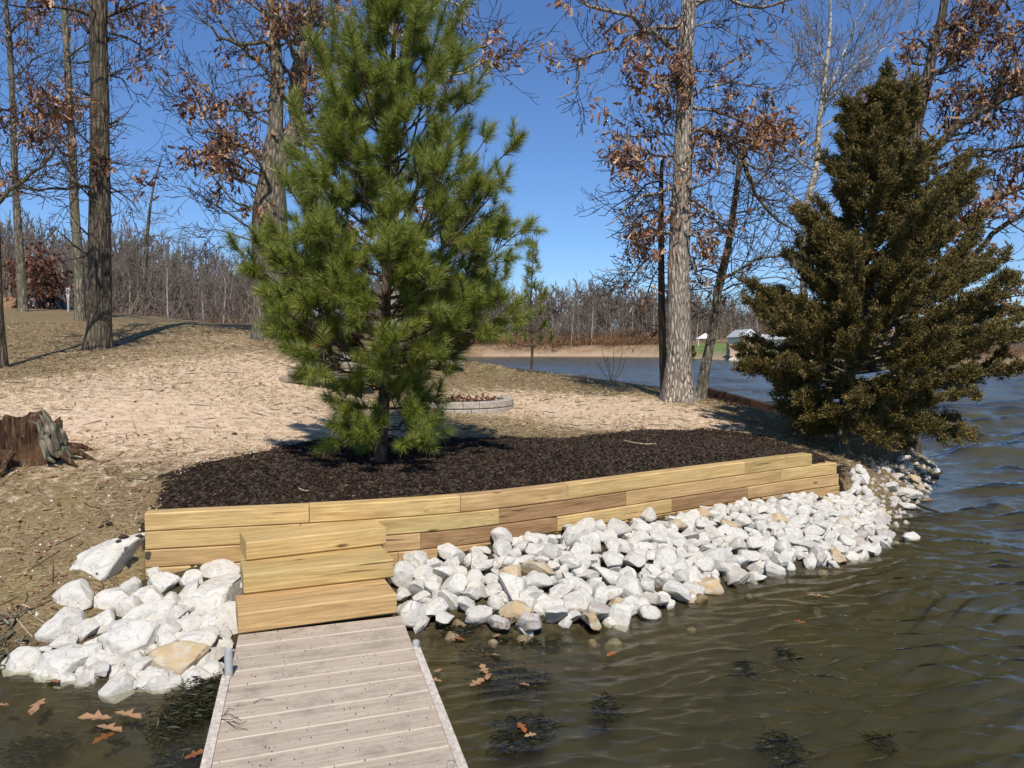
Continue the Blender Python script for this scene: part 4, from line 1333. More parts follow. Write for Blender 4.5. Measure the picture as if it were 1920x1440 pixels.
# the main oak on the right
hardwood('oak_tree', 'tall pale barked oak with flared base, clusters of russet leaves up its trunk', 13.5,
         [(1275, 750, 72), (1273, 715, 56), (1273, 680, 47), (1274, 640, 43), (1272, 520, 40), (1276, 400, 36), (1280, 300, 34), (1283, 200, 30), (1286, 100, 28), (1292, 0, 26), (1297, -120, 22)],
         [([(1264, 92), (1236, 68), (1200, 45), (1176, 30), (1130, 16), (1075, -4)], 11, 5, .35, -.8), ([(1272, 50), (1240, 60), (1222, 54), (1192, 74), (1162, 90), (1110, 105), (1084, 112), (1080, 140), (1074, 172), (1048, 186)], 9, 2, .3, -.5),
          ([(1300, 12), (1345, -6), (1385, 2), (1420, 15), (1470, 12), (1530, -5)], 9, 4, .12, .3), ([(1294, 188), (1330, 168), (1400, 152), (1450, 165), (1492, 145)], 5, 1, .1, .3),
          ([(1296, 200), (1330, 202), (1370, 215), (1400, 238), (1440, 238)], 8, 3, .9, -.3), ([(1294, 246), (1340, 252), (1390, 272), (1432, 250), (1470, 200)], 8, 2, .75, .2),
          ([(1268, 352), (1232, 362), (1192, 374), (1170, 400), (1140, 420)], 7, 2, .08, -.4), ([(1268, 292), (1230, 296), (1180, 312), (1138, 335)], 6, 2, 1.0, -.6), ([(1268, 255), (1222, 240), (1180, 252), (1150, 250)], 5, 2, .9, -.3),
          ([(1294, 372), (1330, 392), (1360, 415), (1380, 440)], 6, 2, .15, .2), ([(1292, 440), (1315, 432), (1335, 465)], 4, 2, 1.0, -.3), ([(1264, 440), (1235, 432), (1200, 452)], 4, 2, 1.0, -.5),
          ([(1262, 170), (1240, 175), (1235, 130)], 5, 2, .6, -.7), ([(1290, 130), (1310, 135), (1340, 140)], 5, 2, .8, -.5), ([(1275, 150), (1260, 135), (1240, 160)], 5, 2, .9, -1), ([(1286, 280), (1300, 310), (1312, 340)], 4, 2, .9, -.5),
          ([(1266, 470), (1230, 480), (1195, 505), (1150, 515), (1120, 505)], 4, 1, .03, -.4), ([(1290, 480), (1300, 500), (1318, 530)], 4, 2, .9, 0), ([(1262, 95), (1280, 60), (1330, 40), (1380, 70), (1410, 78)], 5, 1, .15, 0)],
         'bark_oak', 28, dict(per=1.9, size=.145, auto=.06, spread=.08), auto=14, auto_len=.9, crown=(6, 3), flare=.30, limb_kids=6, limb_kid_len=.62, lvl=1)
hardwood('slim_tree', 'thin dark trunk close behind the left side of the pale barked oak', 14.2,
         [(1246, 728, 15), (1241, 600, 13), (1240, 450, 11), (1240, 330, 8), (1244, 290, 5)],
         [([(1240, 470), (1205, 495), (1180, 525), (1150, 540), (1120, 512)], 4, 1, .05, -.3), ([(1240, 440), (1220, 430), (1196, 445)], 4, 2, 1.0, -.3), ([(1240, 340), (1205, 352), (1180, 378), (1145, 385), (1120, 410)], 4, 1, .0, 0),
          ([(1236, 500), (1205, 560), (1200, 600)], 2.5, 1, 0, -.3), ([(1240, 400), (1200, 400), (1160, 430), (1135, 450)], 3, 1, 0, 0)],
         'bark_dark', 29, dict(LV), auto=10, auto_len=1.2, flare=.1, limb_kids=4, limb_kid_len=.7, sides=10)
hardwood('leaning_tree', 'grey green tree leaning right beside the pale barked oak, above the old timber wall', 15,
         [(1312, 738, 24), (1322, 690, 19), (1334, 630, 17), (1344, 560, 16), (1352, 520, 17), (1366, 460, 13), (1376, 390, 12), (1384, 330, 9), (1386, 280, 6)],
         [([(1354, 522), (1385, 505), (1420, 492), (1460, 480), (1500, 470)], 7, 2, .03, .3), ([(1350, 515), (1320, 505), (1298, 512)], 5, 2, .3, -.2), ([(1366, 440), (1340, 405), (1312, 382)], 5, 2, .3, 0),
          ([(1384, 330), (1395, 290), (1392, 262)], 9, 7, .6, 0), ([(1394, 300), (1412, 345), (1440, 392), (1480, 430), (1520, 470)], 9, 2, 0, .3), ([(1376, 400), (1420, 390), (1460, 380), (1510, 360)], 4, 1, 0, .5),
          ([(1386, 300), (1420, 310), (1470, 318), (1520, 345)], 4, 1.4, 0, .2), ([(1356, 545), (1400, 530), (1450, 520), (1490, 530)], 4, 1, 0, 0)],
         'bark_grey', 30, dict(LV, auto=.03), auto=30, auto_from=.35, auto_len=1.5, flare=.15, limb_kids=4, limb_kid_len=.9, sides=12)
hardwood('sycamore_tree', 'slim whitish trunk with many bare branches behind the left side of the cedar', 17,
         [(1502, 790, 16), (1506, 640, 14), (1508, 480, 13), (1514, 380, 13), (1530, 318, 12), (1536, 230, 10), (1546, 150, 8), (1556, 60, 6), (1557, -20, 5), (1560, -90, 4)],
         [([(1536, 235), (1560, 160), (1590, 90), (1624, 0)], 6, 2, 0, .3), ([(1532, 300), (1500, 280), (1470, 255)], 4, 1, 0, 0), ([(1530, 320), (1480, 290), (1440, 258)], 4, 1, 0, 0), ([(1514, 390), (1460, 350), (1420, 320), (1400, 300)], 4, 1, 0, .3),
          ([(1538, 240), (1600, 200), (1650, 165)], 5, 1, 0, 0), ([(1540, 210), (1600, 130), (1660, 90), (1700, 60)], 4, 1, 0, .3), ([(1534, 180), (1525, 120), (1532, 60)], 3, 1, 0, 0), ([(1548, 120), (1530, 60), (1500, 10)], 3, 1, 0, 0)],
         'bark_pale', 31, auto=34, auto_from=.35, auto_len=1.5, flare=.1, limb_kids=6, limb_kid_len=.8, sides=10, twig_m='twig_pale', cfg=dict(up=.12))
# spreading oak behind the cedar
hardwood('spreading_oak_tree', 'spreading oak behind the cedar with crooked limbs full of russet leaves reaching right', 14.3,
         [(1700, 838, 46), (1702, 700, 40), (1696, 560, 38), (1690, 430, 36), (1700, 310, 32), (1718, 230, 24), (1738, 150, 19), (1752, 80, 16), (1768, 20, 14), (1780, -100, 10)],
         [([(1705, 330), (1735, 290), (1768, 252), (1800, 225), (1840, 212), (1880, 185), (1930, 160), (2000, 150)], 18, 9, .45, -.3), ([(1790, 232), (1803, 195), (1822, 168), (1850, 168), (1900, 148), (1960, 140)], 9, 4, .5, -.3),
          ([(1744, 150), (1775, 125), (1805, 95), (1835, 62), (1860, 30), (1890, -20)], 10, 4, 1.0, 0), ([(1700, 330), (1745, 318), (1790, 305), (1820, 288), (1880, 285), (1960, 270)], 10, 5, .12, -.4),
          ([(1815, 293), (1850, 297), (1890, 285), (1950, 272)], 6, 3, .05, -.4), ([(1700, 480), (1780, 440), (1828, 402), (1868, 368), (1920, 350), (1980, 345)], 15, 8, 1.0, -.5),
          ([(1720, 560), (1800, 500), (1860, 440), (1920, 400), (1990, 380)], 13, 6, 1.0, -.3), ([(1735, 190), (1770, 182), (1810, 168)], 5, 2, .7, -.3), ([(1725, 215), (1690, 205), (1675, 170)], 5, 2, .8, -.3),
          ([(1760, 60), (1800, 40), (1850, 10), (1900, -20)], 8, 3, 1.0, -.3), ([(1850, 200), (1870, 160), (1900, 110), (1930, 60)], 6, 3, 1.0, -.2), ([(1740, 90), (1715, 70), (1690, 60)], 4, 2, .6, 0),
          ([(1738, 120), (1712, 120), (1700, 80)], 4, 2, .5, 0), ([(1870, 190), (1890, 220), (1900, 250)], 5, 2, .8, -.4), ([(1700, 600), (1800, 590), (1880, 560), (1930, 520)], 9, 4, .8, .3), ([(1765, 30), (1800, 70), (1860, 80), (1920, 60)], 6, 3, 1.0, 0),
          ([(1880, 370), (1900, 330), (1930, 310)], 6, 3, 1.0, 0)],
         'bark_dark', 32, dict(per=1.5, size=.145, spread=.08), auto=4, auto_len=1.0, crown=(5, 2.5), flare=.2, limb_kids=6, limb_kid_len=.60, sub=2)

# ------------------------------------------------------------------ the pine
def pine(root_px, d, top_py, profile, whorls, label, seed, needle_len, per_shoot, kids, px_left=None):
    r = np.random.default_rng(seed)
    base = on_ground(root_px[0], root_px[1], d)
    top = P(root_px[0] + root_px[2], top_py, d)
    root = empty('pine_tree', base, label, 'pine tree')
    Hh = top[2] - base[2]
    zs_ = np.linspace(-.08, 1, 14)
    tp = np.array([base + (top - base) * max(0, q) + np.array((.02 * math.sin(q * 9), .02 * math.cos(q * 7), min(0, q))) for q in zs_])
    tr = np.linspace(root_px[3] / 2, .008, 14)
    g = Geo(); trunk_mesh(g, tp, tr, 12, .05, seed, .15); g.build('trunk', M['bark_pine'], root, smooth=True)
    br, shoots = [], []
    s = d / F
    for wy in whorls:
        c = P(root_px[0] + root_px[2] * (root_px[1] - wy) / (root_px[1] - top_py), wy, d)
        yl, lw, rw = profile
        up = np.interp(wy, [0, 300, 600, 700, 870], [1.6, 1.15, .6, .25, .15])
        nb_ = int(r.integers(6, 8)) if wy < 640 else int(r.integers(5, 7))
        if d > 10: nb_ = 4
        a0 = r.random() * 6
        for b in range(nb_):
            a = a0 + b * 2 * pi / nb_ + r.normal() * .25
            # tips end higher than their whorl: look the half width up there
            reach_l = np.interp(wy - 120 * up, yl, lw); reach_r = np.interp(wy - 120 * up, yl, rw)
            R = (reach_r if math.cos(a) > 0 else reach_l) * s
            R = R * abs(math.cos(a)) + .5 * (reach_l + reach_r) * s * (1 - abs(math.cos(a)))
            R *= r.uniform(.66, .98)
            if R < .08: continue
            n = 7
            t = np.linspace(0, 1, n)
            hz = R * t
            vz = R * up * (.45 * t + .55 * t * t) * r.uniform(.8, 1.15) - .05 * R * np.sin(t * 3)
            side = np.array((-math.sin(a), math.cos(a), 0)) * r.normal() * .1 * R
            pts = c + np.outer(hz, (math.cos(a), math.sin(a), 0)) + np.outer(vz, (0, 0, 1)) + np.outer(t * t, side)
            pts += np.vstack([np.zeros(3), r.normal(size=(n - 1, 3)) * .012])
            rad = np.linspace(.006 + R * .009, .0035, n)
            br.append((pts, rad))
            dr = np.gradient(pts, axis=0); dr /= np.linalg.norm(dr, axis=1, keepdims=True)
            shoots.append((pts[-1], dr[-1] + np.array((0, 0, .25)), 1.0))
            # side shoots
            ns = max(2 if d < 10 else 1, int(R * kids))
            for q in range(ns):
                tt = r.uniform(.30, .98); i = min(n - 2, int(tt * (n - 1))); f = tt * (n - 1) - i
                p0 = pts[i] * (1 - f) + pts[i + 1] * f
                ax = np.cross(dr[i], r.normal(size=3))
                nd = rot_about(dr[i], ax, math.radians(r.uniform(25, 62))) + np.array((0, 0, .22)); nd /= np.linalg.norm(nd)
                L = R * (1 - tt) * .55 + r.uniform(.08, .20)
                m = 4
                pp = [p0]
                dd = nd.copy()
                for _ in range(m - 1):
                    dd = dd + np.array((0, 0, .10)) + r.normal(size=3) * .05; dd /= np.linalg.norm(dd); pp.append(pp[-1] + dd * L / (m - 1))
                pp = np.array(pp)
                br.append((pp, np.linspace(.0055, .003, m)))
                shoots.append((pp[-1], dd, r.uniform(.75, 1)))
                if L > .28:
                    for _ in range(2):
                        ax = np.cross(dd, r.normal(size=3)); d3 = rot_about(dd, ax, math.radians(r.uniform(30, 60))) + np.array((0, 0, .15)); d3 /= np.linalg.norm(d3)
                        p3 = pp[1 + int(r.integers(0, 2))]; L3 = r.uniform(.10, .22)
                        br.append((np.array([p3, p3 + d3 * L3 * .5, p3 + d3 * L3]), np.array([.004, .0035, .003])))
                        shoots.append((p3 + d3 * L3, d3, r.uniform(.7, .95)))
    g = Geo(); g.tubes(br, 5); tag(g.build('branches', M['bark_pine'], root, smooth=True), kind='stuff')
    n = len(shoots)
    S = np.array([s_[0] for s_ in shoots]); D = np.array([s_[1] for s_ in shoots]); K = np.array([s_[2] for s_ in shoots])
    D /= np.linalg.norm(D, axis=1, keepdims=True)
    print('shoots', n)
    idx = np.repeat(np.arange(n), per_shoot)
    m = len(idx)
    u = r.random(m) ** .7
    axis_len = needle_len * (1.25 + 1.2 * np.clip((S[idx][:, 2] - base[2]) / Hh - .35, 0, 1))
    pos = S[idx] - D[idx] * (u * axis_len)[:, None] * K[idx][:, None]
    fr_ = frames(D[idx], r)
    a = r.uniform(0, 2 * pi, m)
    ang = np.radians(14 + 56 * u ** .55 + r.normal(size=m) * 6)
    nd = fr_[:, :, 0] * np.cos(ang)[:, None] + (fr_[:, :, 1] * np.cos(a)[:, None] + fr_[:, :, 2] * np.sin(a)[:, None]) * np.sin(ang)[:, None]
    nd[:, 2] += .05
    g = Geo()
    # one clump in six keeps its own shade: whole shoots share their needle mesh island colour through a few separate parts
    tv = np.array([(0, .5, 0), (0, -.5, 0), (1, 0, .06)])
    L = needle_len * r.uniform(.75, 1.15, m) * K[idx]
    sc3 = np.stack([L, np.full(m, .0040 * d / 7.35), L], -1)
    g.template(tv, np.array([(0, 1, 2)]), pos, frames(nd, r), sc3)
    tag(g.build('needles', M['needle'], root), kind='stuff')
    return root


prof = (np.array([-200, -100, 0, 60, 100, 200, 300, 400, 500, 560, 620, 680, 700, 760, 820, 870]),
        np.array([30, 75, 108, 125, 132, 165, 215, 255, 272, 280, 270, 220, 110, 130, 105, 60]),
        np.array([40, 100, 135, 160, 175, 215, 262, 262, 282, 285, 270, 200, 90, 160, 165, 60]))
pine((712, 868, 36, .13), 7.35, -230, prof, [828, 800, 765, 728, 700, 682, 662, 640, 622, 600, 580, 560, 520, 480, 438, 395, 350, 305, 260, 212, 165, 118, 72, 28, -15, -60, -105, -150],
     'big long needled green pine standing in the dark mulch behind the timber wall', 41, .128, 210, 7.4)
prof2 = (np.array([400, 440, 500, 560, 620, 650, 700]), np.array([12, 26, 34, 46, 62, 50, 10]), np.array([12, 26, 36, 46, 62, 54, 10]))
pine((996, 704, 2, .07), 17, 440, prof2, [650, 622, 596, 568, 540, 512, 484, 460], 'small young pine with pale bare lower trunk at the water, right of the big pine', 42, .17, 60, 3)

# ------------------------------------------------------------------ the cedar
def cedar():
    r = np.random.default_rng(52)
    d = 10.8
    base = on_ground(1575, 853, d)
    root = empty('cedar_tree', base, 'bushy dark olive cedar with bronze tips at the right end of the wall', 'cedar tree')
    tk = np.array([P(a, b, d) for a, b in [(1575, 853), (1580, 800), (1592, 700), (1612, 560), (1630, 420), (1645, 300), (1655, 200), (1657, 128)]])
    tk[0, 2] = base[2] - .1
    tr = np.array([.105, .09, .085, .075, .06, .045, .025, .008])
    g = Geo(); trunk_mesh(g, tk, tr, 14, .10, 5, .3); g.build('trunk', M['bark_grey'], root, smooth=True)
    yl = [120, 160, 200, 250, 300, 350, 400, 450, 480, 520, 560, 600, 660, 700, 740, 780, 815, 840]
    le = [1652, 1622, 1590, 1575, 1540, 1560, 1505, 1520, 1470, 1500, 1405, 1385, 1392, 1400, 1450, 1478, 1555, 1590]
    re = [1662, 1690, 1718, 1700, 1755, 1800, 1825, 1815, 1850, 1862, 1880, 1912, 1905, 1870, 1850, 1850, 1800, 1690]
    s = d / F
    br, tufts = [], []
    sp_, sr_ = smooth_line(tk, tr, .1)
    hts = sp_[:, 2]
    nB = 200
    for b in range(nB):
        q = (b + r.random()) / nB
        zz = base[2] + .30 + (tk[-1, 2] - base[2] - .3) * .93 * q ** 1.3
        i = int(np.argmin(np.abs(hts - zz)))
        c = sp_[i]
        a = b * 2.39996 + r.normal() * .3
        slope = np.interp(q, [0, .12, .3, .6, 1], [-.12, .10, .38, .75, 1.2]) * r.uniform(.6, 1.4)
        # reach so that the tip lies on the outline at its own height
        R = .8
        for _ in range(5):
            tz = c[2] + slope * R * .9
            tpy = HOR - (tz - EYE) / d * F + 0
            ctr = c[0] / s + CX
            l_ = max(5, ctr - np.interp(tpy, yl, le)); r_ = max(5, np.interp(tpy, yl, re) - ctr)
            side = r_ if math.cos(a) > 0 else l_
            R = (side * abs(math.cos(a)) + .5 * (l_ + r_) * (1 - abs(math.cos(a))) * .85) * s
        R *= r.choice([r.uniform(.45, .8), r.uniform(.8, 1.0), r.uniform(.95, 1.06)])
        n = 8; t = np.linspace(0, 1, n)
        pts = c + np.outer(R * t, (math.cos(a), math.sin(a), 0)) + np.outer(R * slope * (.35 * t + .65 * t * t), (0, 0, 1))
        pts += np.vstack([np.zeros(3), np.cumsum(r.normal(size=(n - 1, 3)) * .02, axis=0)])
        br.append((pts, np.linspace(.010 + R * .012, .004, n)))
        dr = np.gradient(pts, axis=0); dr /= np.linalg.norm(dr, axis=1, keepdims=True)
        ns = int(12 + R * 34)
        for k in range(ns):
            tt = r.uniform(.22, 1.0) ** .8; i = min(n - 2, int(tt * (n - 1))); f = tt * (n - 1) - i
            p0 = pts[i] * (1 - f) + pts[i + 1] * f
            nd = rot_about(dr[i], np.cross(dr[i], r.normal(size=3)), math.radians(r.uniform(12, 60))) + np.array((0, 0, .30)); nd /= np.linalg.norm(nd)
            L = (.10 + .20 * (1 - tt) * min(1, R)) * r.choice([.7, 1.0, 1.6], p=[.4, .4, .2])
            br.append((np.array([p0, p0 + nd * L * .5, p0 + nd * L]), np.array([.005, .004, .0025])))
            for _ in range(int(4 + L * 22)):
                u = r.uniform(.25, 1.05)
                tufts.append((p0 + nd * L * u, nd))
    for poly in [[(1625, 570), (1700, 470), (1765, 380), (1812, 295)], [(1620, 650), (1720, 570), (1800, 480), (1842, 405)], [(1610, 690), (1740, 650), (1850, 590), (1908, 590)], [(1600, 650), (1510, 600), (1440, 560), (1402, 532)],
                 [(1612, 540), (1570, 460), (1500, 402)], [(1628, 430), (1590, 350), (1545, 302)], [(1590, 760), (1690, 790), (1780, 815), (1815, 812)], [(1590, 740), (1500, 740), (1440, 700), (1395, 690)], [(1588, 780), (1520, 790), (1470, 765)],
                 [(1600, 720), (1720, 720), (1830, 700), (1885, 660)], [(1640, 330), (1680, 260), (1712, 205)], [(1645, 300), (1610, 240), (1590, 200)], [(1605, 620), (1660, 520), (1730, 420), (1745, 370)]]:
        pp = np.array([P(a_, b_, d + r.uniform(-.4, .1) * i_ / 3) for i_, (a_, b_) in enumerate(poly)])
        pts, rr_ = smooth_line(pp, np.linspace(.03, .006, len(pp)), .12)
        br.append((pts, rr_)); n = len(pts)
        dr = np.gradient(pts, axis=0); dr /= np.linalg.norm(dr, axis=1, keepdims=True)
        R = np.linalg.norm(pts[-1] - pts[0])
        for k in range(int(20 + R * 46)):
            tt = r.uniform(.25, 1.0) ** .8; i = min(n - 2, int(tt * (n - 1))); p0 = pts[i] + (pts[i + 1] - pts[i]) * r.random()
            nd = rot_about(dr[i], np.cross(dr[i], r.normal(size=3)), math.radians(r.uniform(12, 60))) + np.array((0, 0, .30)); nd /= np.linalg.norm(nd)
            L = (.12 + .22 * (1 - tt)) * r.uniform(.7, 1.5)
            br.append((np.array([p0, p0 + nd * L * .5, p0 + nd * L]), np.array([.005, .004, .0025])))
            for _ in range(int(4 + L * 22)): tufts.append((p0 + nd * L * r.uniform(.25, 1.05), nd))
    g = Geo(); g.tubes(br, 4); tag(g.build('branches', M['bark_grey'], root, smooth=True), kind='stuff')
    S = np.array([t_[0] for t_ in tufts]); D = np.array([t_[1] for t_ in tufts])
    print('cedar tufts', len(S))
    per = 13
    idx = np.repeat(np.arange(len(S)), per); m = len(idx)
    nd = D[idx] * 1.1 + r.normal(size=(m, 3)) * .45 + np.array((0, 0, .12))
    pos = S[idx] + r.normal(size=(m, 3)) * .020
    g = Geo()
    tv = np.array([(0, .3, 0), (0, -.3, 0), (.55, -.5, .1), (1, 0, 0), (.55, .5, .1)])
    L = r.uniform(.022, .048, m)
    g.template(tv[:, :], np.array([(0, 1, 2), (0, 2, 4), (2, 3, 4)]), pos, frames(nd, r), np.stack([L, L * .30, L], -1))
    tag(g.build('foliage', M['cedar_leaf'], root), kind='stuff')


cedar()
# ------------------------------------------------------------------ far woods
def bare_mesh(seed, h, lvl=2, kids=(0, 4, 4, 4), n_main=9, tw=.9):
    r = np.random.default_rng(seed)
    out = []
    cfg = dict(wob=.15, up=.13, rmin=.022 * tw, kids=list(kids), ang=(22, 55))
    n = 9
    pts = np.zeros((n, 3)); pts[:, 2] = np.linspace(-.4, h * .82, n)
    pts[1:, :2] += np.cumsum(r.normal(size=(n - 1, 2)) * .09, axis=0)
    rad = np.linspace(.014 * h, .035, n)
    tr = [(pts, rad)]
    for i in range(n_main):
        t = r.uniform(.28, .98); k = min(n - 2, int(t * (n - 1))); f = t * (n - 1) - k
        p = pts[k] * (1 - f) + pts[k + 1] * f
        a = r.uniform(0, 2 * pi)
        grow(r, p, np.array((math.cos(a), math.sin(a), r.uniform(.5, 1.5))), h * .30 * (1.25 - .6 * t), .05, lvl, out, [], cfg)
    grow(r, pts[-1], np.array((0, 0, 1.0)), h * .22, .035, lvl, out, [], cfg)
    return tr, out


far_protos = []
for k in range(6):
    tr, out = bare_mesh(300 + k, 11 + k * .35, 2, (0, 3.3, 3.6), 11)
    g = Geo(); g.tubes(tr, 6); mt = g.mesh('trunk', True); mt.materials.append(M['far_bark_pale' if k % 3 == 0 else 'far_bark'])
    g = Geo(); g.tubes(out, 3); mc = g.mesh('crown', True); mc.materials.append(M['far_bark'])
    far_protos.append((mt, mc))


def far_tree(x, y, s, k, label, group):
    o = empty('bare_tree', (x, y, Hz(x, y)), label, 'tree', group)
    o.scale = (s, s, s); o.rotation_euler = (0, 0, k * 1.7)
    for nm, me in zip(('trunk', 'crown'), far_protos[k % 6]):
        c = bpy.data.objects.new(nm, me); COL.objects.link(c); c.parent = o
        if nm == 'crown': c['kind'] = 'stuff'


fr2 = np.random.default_rng(77)
k = 0
for i in range(50):                                        # wood behind the lawn
    px = -60 + i * 12.4 + fr2.uniform(-7, 7); d = fr2.uniform(58, 78)
    p = P(px, 640, d)
    top = np.interp(px, [-60, 40, 120, 230, 300, 380, 450, 560, 640], [470, 440, 470, 448, 462, 482, 498, 505, 510]) + fr2.uniform(-6, 14)
    zt = P(px, top, d)[2]; z0 = Hz(p[0], d)
    far_tree(p[0], d, (zt - z0) / 11.5, k, 'bare grey tree fronting the wood behind the lawn, ' + ('left of the dark oak' if px < 165 else 'right of the dark oak' if px < 265 else 'right of the sapling' if px < 480 else 'behind the pine'), 'bare trees of the wood behind the lawn'); k += 1
for i in range(72):                                        # wood across the lake
    px = 610 + i * 12.6 + fr2.uniform(-7, 7)
    x0 = P(px, 660, 145)[0]
    d = fr2.uniform(143, 158) if px < 1240 else fr2.uniform(136, 152)
    p = P(px, 660, d)
    top = np.interp(px, [600, 900, 1030, 1100, 1180, 1240, 1330, 1400, 1480], [520, 540, 545, 535, 548, 556, 552, 565, 570]) + fr2.uniform(-7, 12)
    zt = P(px, top, d)[2]; z0 = Hz(p[0], d)
    far_tree(p[0], d, (zt - z0) / 11.5, k, 'bare tree in the wood across the lake, ' + ('behind the big pine' if px < 980 else 'left of the pale oak' if px < 1240 else 'left of the white house' if px < 1390 else 'behind the cedar'), 'bare trees of the wood across the lake'); k += 1
for i in range(14):                                        # right far shore
    px = 1790 + i * 16 + fr2.uniform(-5, 5); d = fr2.uniform(66, 84)
    p = P(px, 660, d); z0 = Hz(p[0], d); zt = P(px, fr2.uniform(585, 605), d)[2]
    far_tree(p[0], d, (zt - z0) / 11.5, k, 'bare tree on the far shore at the right edge behind the cedar', 'bare trees of the far right shore'); k += 1

# the mass of the woods further back: many thin crowns in one mesh
def wood_mass(name, spots, mname, label, seed, kids=(0, 3.2, 3.2), nm=7, tw=1.7):
    r = np.random.default_rng(seed)
    T, O = [], []
    pro = [bare_mesh(seed + q, 11, 2, kids, nm, tw) for q in range(4)]
    g = Geo()
    for (x, y, h) in spots:
        tr, out = pro[int(r.integers(0, 4))]
        a = r.uniform(0, 6.28); R = np.array([[math.cos(a), -math.sin(a), 0], [math.sin(a), math.cos(a), 0], [0, 0, 1]]) * (h / 11.5)
        o = np.array((x, y, Hz(x, y)))
        g.tubes([(p @ R.T + o, q * 1.3) for p, q in tr + out], 3)
    tag(g.build(name, M[mname], smooth=True), label, None, None, 'stuff')


sp_l = []
for i in range(170):
    px = fr2.uniform(-110, 660); d = fr2.uniform(74, 100); p = P(px, 640, d)
    top = np.interp(px, [-60, 40, 120, 230, 300, 380, 450, 560, 640], [470, 440, 470, 450, 464, 484, 500, 507, 512]) + fr2.uniform(0, 24)
    sp_l.append((p[0], d, (P(px, top, d)[2] - Hz(p[0], d)) * fr2.choice([.85, 1.0, 1.12])))
wood_mass('distant_wood', sp_l, 'far_bark', 'hazy mass of bare grey brown trees behind the left lawn', 400)
sp_r = []
for i in range(230):
    px = fr2.uniform(560, 1560); d = fr2.uniform(155, 185); p = P(px, 640, d)
    top = np.interp(px, [600, 900, 1030, 1100, 1180, 1240, 1330, 1400, 1480], [525, 545, 548, 540, 550, 560, 556, 568, 572]) + fr2.uniform(0, 22)
    sp_r.append((p[0], d, (P(px, top, d)[2] - Hz(p[0], d)) * fr2.choice([.8, 1.0, 1.12])))
wood_mass('distant_wood', sp_r, 'far_bark', 'mass of bare brown trees across the lake', 420, tw=3.0)

# russet brush along the far bank and under the wood
def brush(name, spots, size, mname, label, seed, per=60, tv_w=.10, up=.8):
    r = np.random.default_rng(seed)
    S = np.array(spots); idx = np.repeat(np.arange(len(S)), per); m = len(idx)
    hgt = S[idx, 3]
    pos = S[idx, :3] + np.stack([r.normal(size=m) * hgt * .45, r.normal(size=m) * hgt * .45, np.abs(r.normal(size=m)) * hgt * .35], -1)
    nd = r.normal(size=(m, 3)) * .7 + np.array((0, 0, up))
    g = Geo(); tv = np.array([(0, .5, 0), (0, -.5, 0), (1, 0, 0)])
    L = hgt * r.uniform(.12, .5, m)
    g.template(tv, np.array([(0, 1, 2)]), pos, frames(nd, r), np.stack([L, L * tv_w, L], -1))
    return tag(g.build(name, M[mname]), label, None, None, 'stuff')


sp = []
for i in range(420):
    px = fr2.uniform(560, 1245); d = fr2.uniform(141.5, 150); p = P(px, 660, d); sp.append((p[0], d, Hz(p[0], d), fr2.uniform(1.2, 3.2)))
for i in range(90):
    px = fr2.uniform(1390, 1560); d = fr2.uniform(100, 112); p = P(px, 660, d); sp.append((p[0], d, Hz(p[0], d), fr2.uniform(.5, 1.4)))
for i in range(60):
    px = fr2.uniform(1780, 1990); d = fr2.uniform(64, 74); p = P(px, 660, d); sp.append((p[0], d, Hz(p[0], d), fr2.uniform(.5, 1.2)))
brush('shore_brush', sp, 1, 'brush', 'russet brush lining the far bank of the lake', 5, 70)
sp = []
for i in range(170):
    px = fr2.uniform(-80, 560); d = fr2.uniform(50, 62); p = P(px, 660, d); sp.append((p[0], d, Hz(p[0], d), fr2.uniform(.8, 2.2)))
brush('undergrowth', sp, 1, 'brush', 'thin brown undergrowth at the foot of the wood behind the lawn', 6, 60)
sp = []
for i in range(520):
    px = fr2.uniform(-110, 640); d = fr2.uniform(62, 92); p = P(px, 660, d); sp.append((p[0], d, Hz(p[0], d), fr2.uniform(3.5, 6.5)))
brush('thicket', sp, 1, 'thicket', 'thin grey brown thicket inside the wood behind the lawn', 26, 60, .022, 1.3)
sp = []
for i in range(700):
    px = fr2.uniform(560, 1560); d = fr2.uniform(148, 180); p = P(px, 660, d); sp.append((p[0], d, Hz(p[0], d), fr2.uniform(5, 9)))
brush('thicket', sp, 1, 'thicket', 'thin grey brown thicket inside the wood across the lake', 27, 60, .022, 1.3)
sp = []
for i in range(160):
    px = fr2.uniform(1770, 2050); d = fr2.uniform(68, 100); p = P(px, 660, d); sp.append((p[0], d, Hz(p[0], d), fr2.uniform(3, 5)))
brush('thicket', sp, 1, 'thicket', 'thin grey thicket on the far right shore', 28, 60, .022, 1.3)
# leafy russet shrub by the woodpile
b_ = on_ground(88, 586, 25)
root = empty('leafy_shrub', b_, 'dark russet leafy shrub behind the slim trees at the top left of the lawn', 'shrub')
r_ = np.random.default_rng(8)
br, tips = [], []
for i in range(11):
    a = r_.uniform(0, 2 * pi)
    grow(r_, b_ + np.array((r_.normal() * .25, r_.normal() * .25, -.05)), np.array((math.cos(a) * .55, math.sin(a) * .55, 1.0)), 1.25, .02, 2, br, tips, dict(BARE, rmin=.008))
g = Geo(); g.tubes(br, 3); tag(g.build('stems', M['stem'], root), kind='stuff')
g = Geo(); leaf_cloud(r_, tips, 3.0, .17, g, .18, True); tag(g.build('leaves', M['dark_leaf'], root), kind='stuff')

# ------------------------------------------------------------------ the house across the lake
hd = 108.0
hb = P(1388, 655, hd); s_ = hd / F
hz0 = Hz(hb[0] + 2, hd)
hroot = empty('house', (hb[0], hd, hz0), 'small white gabled house with dark windows on the far shore left of the cedar', 'house')


def hx(px): return (px - 1388) * s_


def hzv(py): return P(1400, py, hd)[2] - hz0


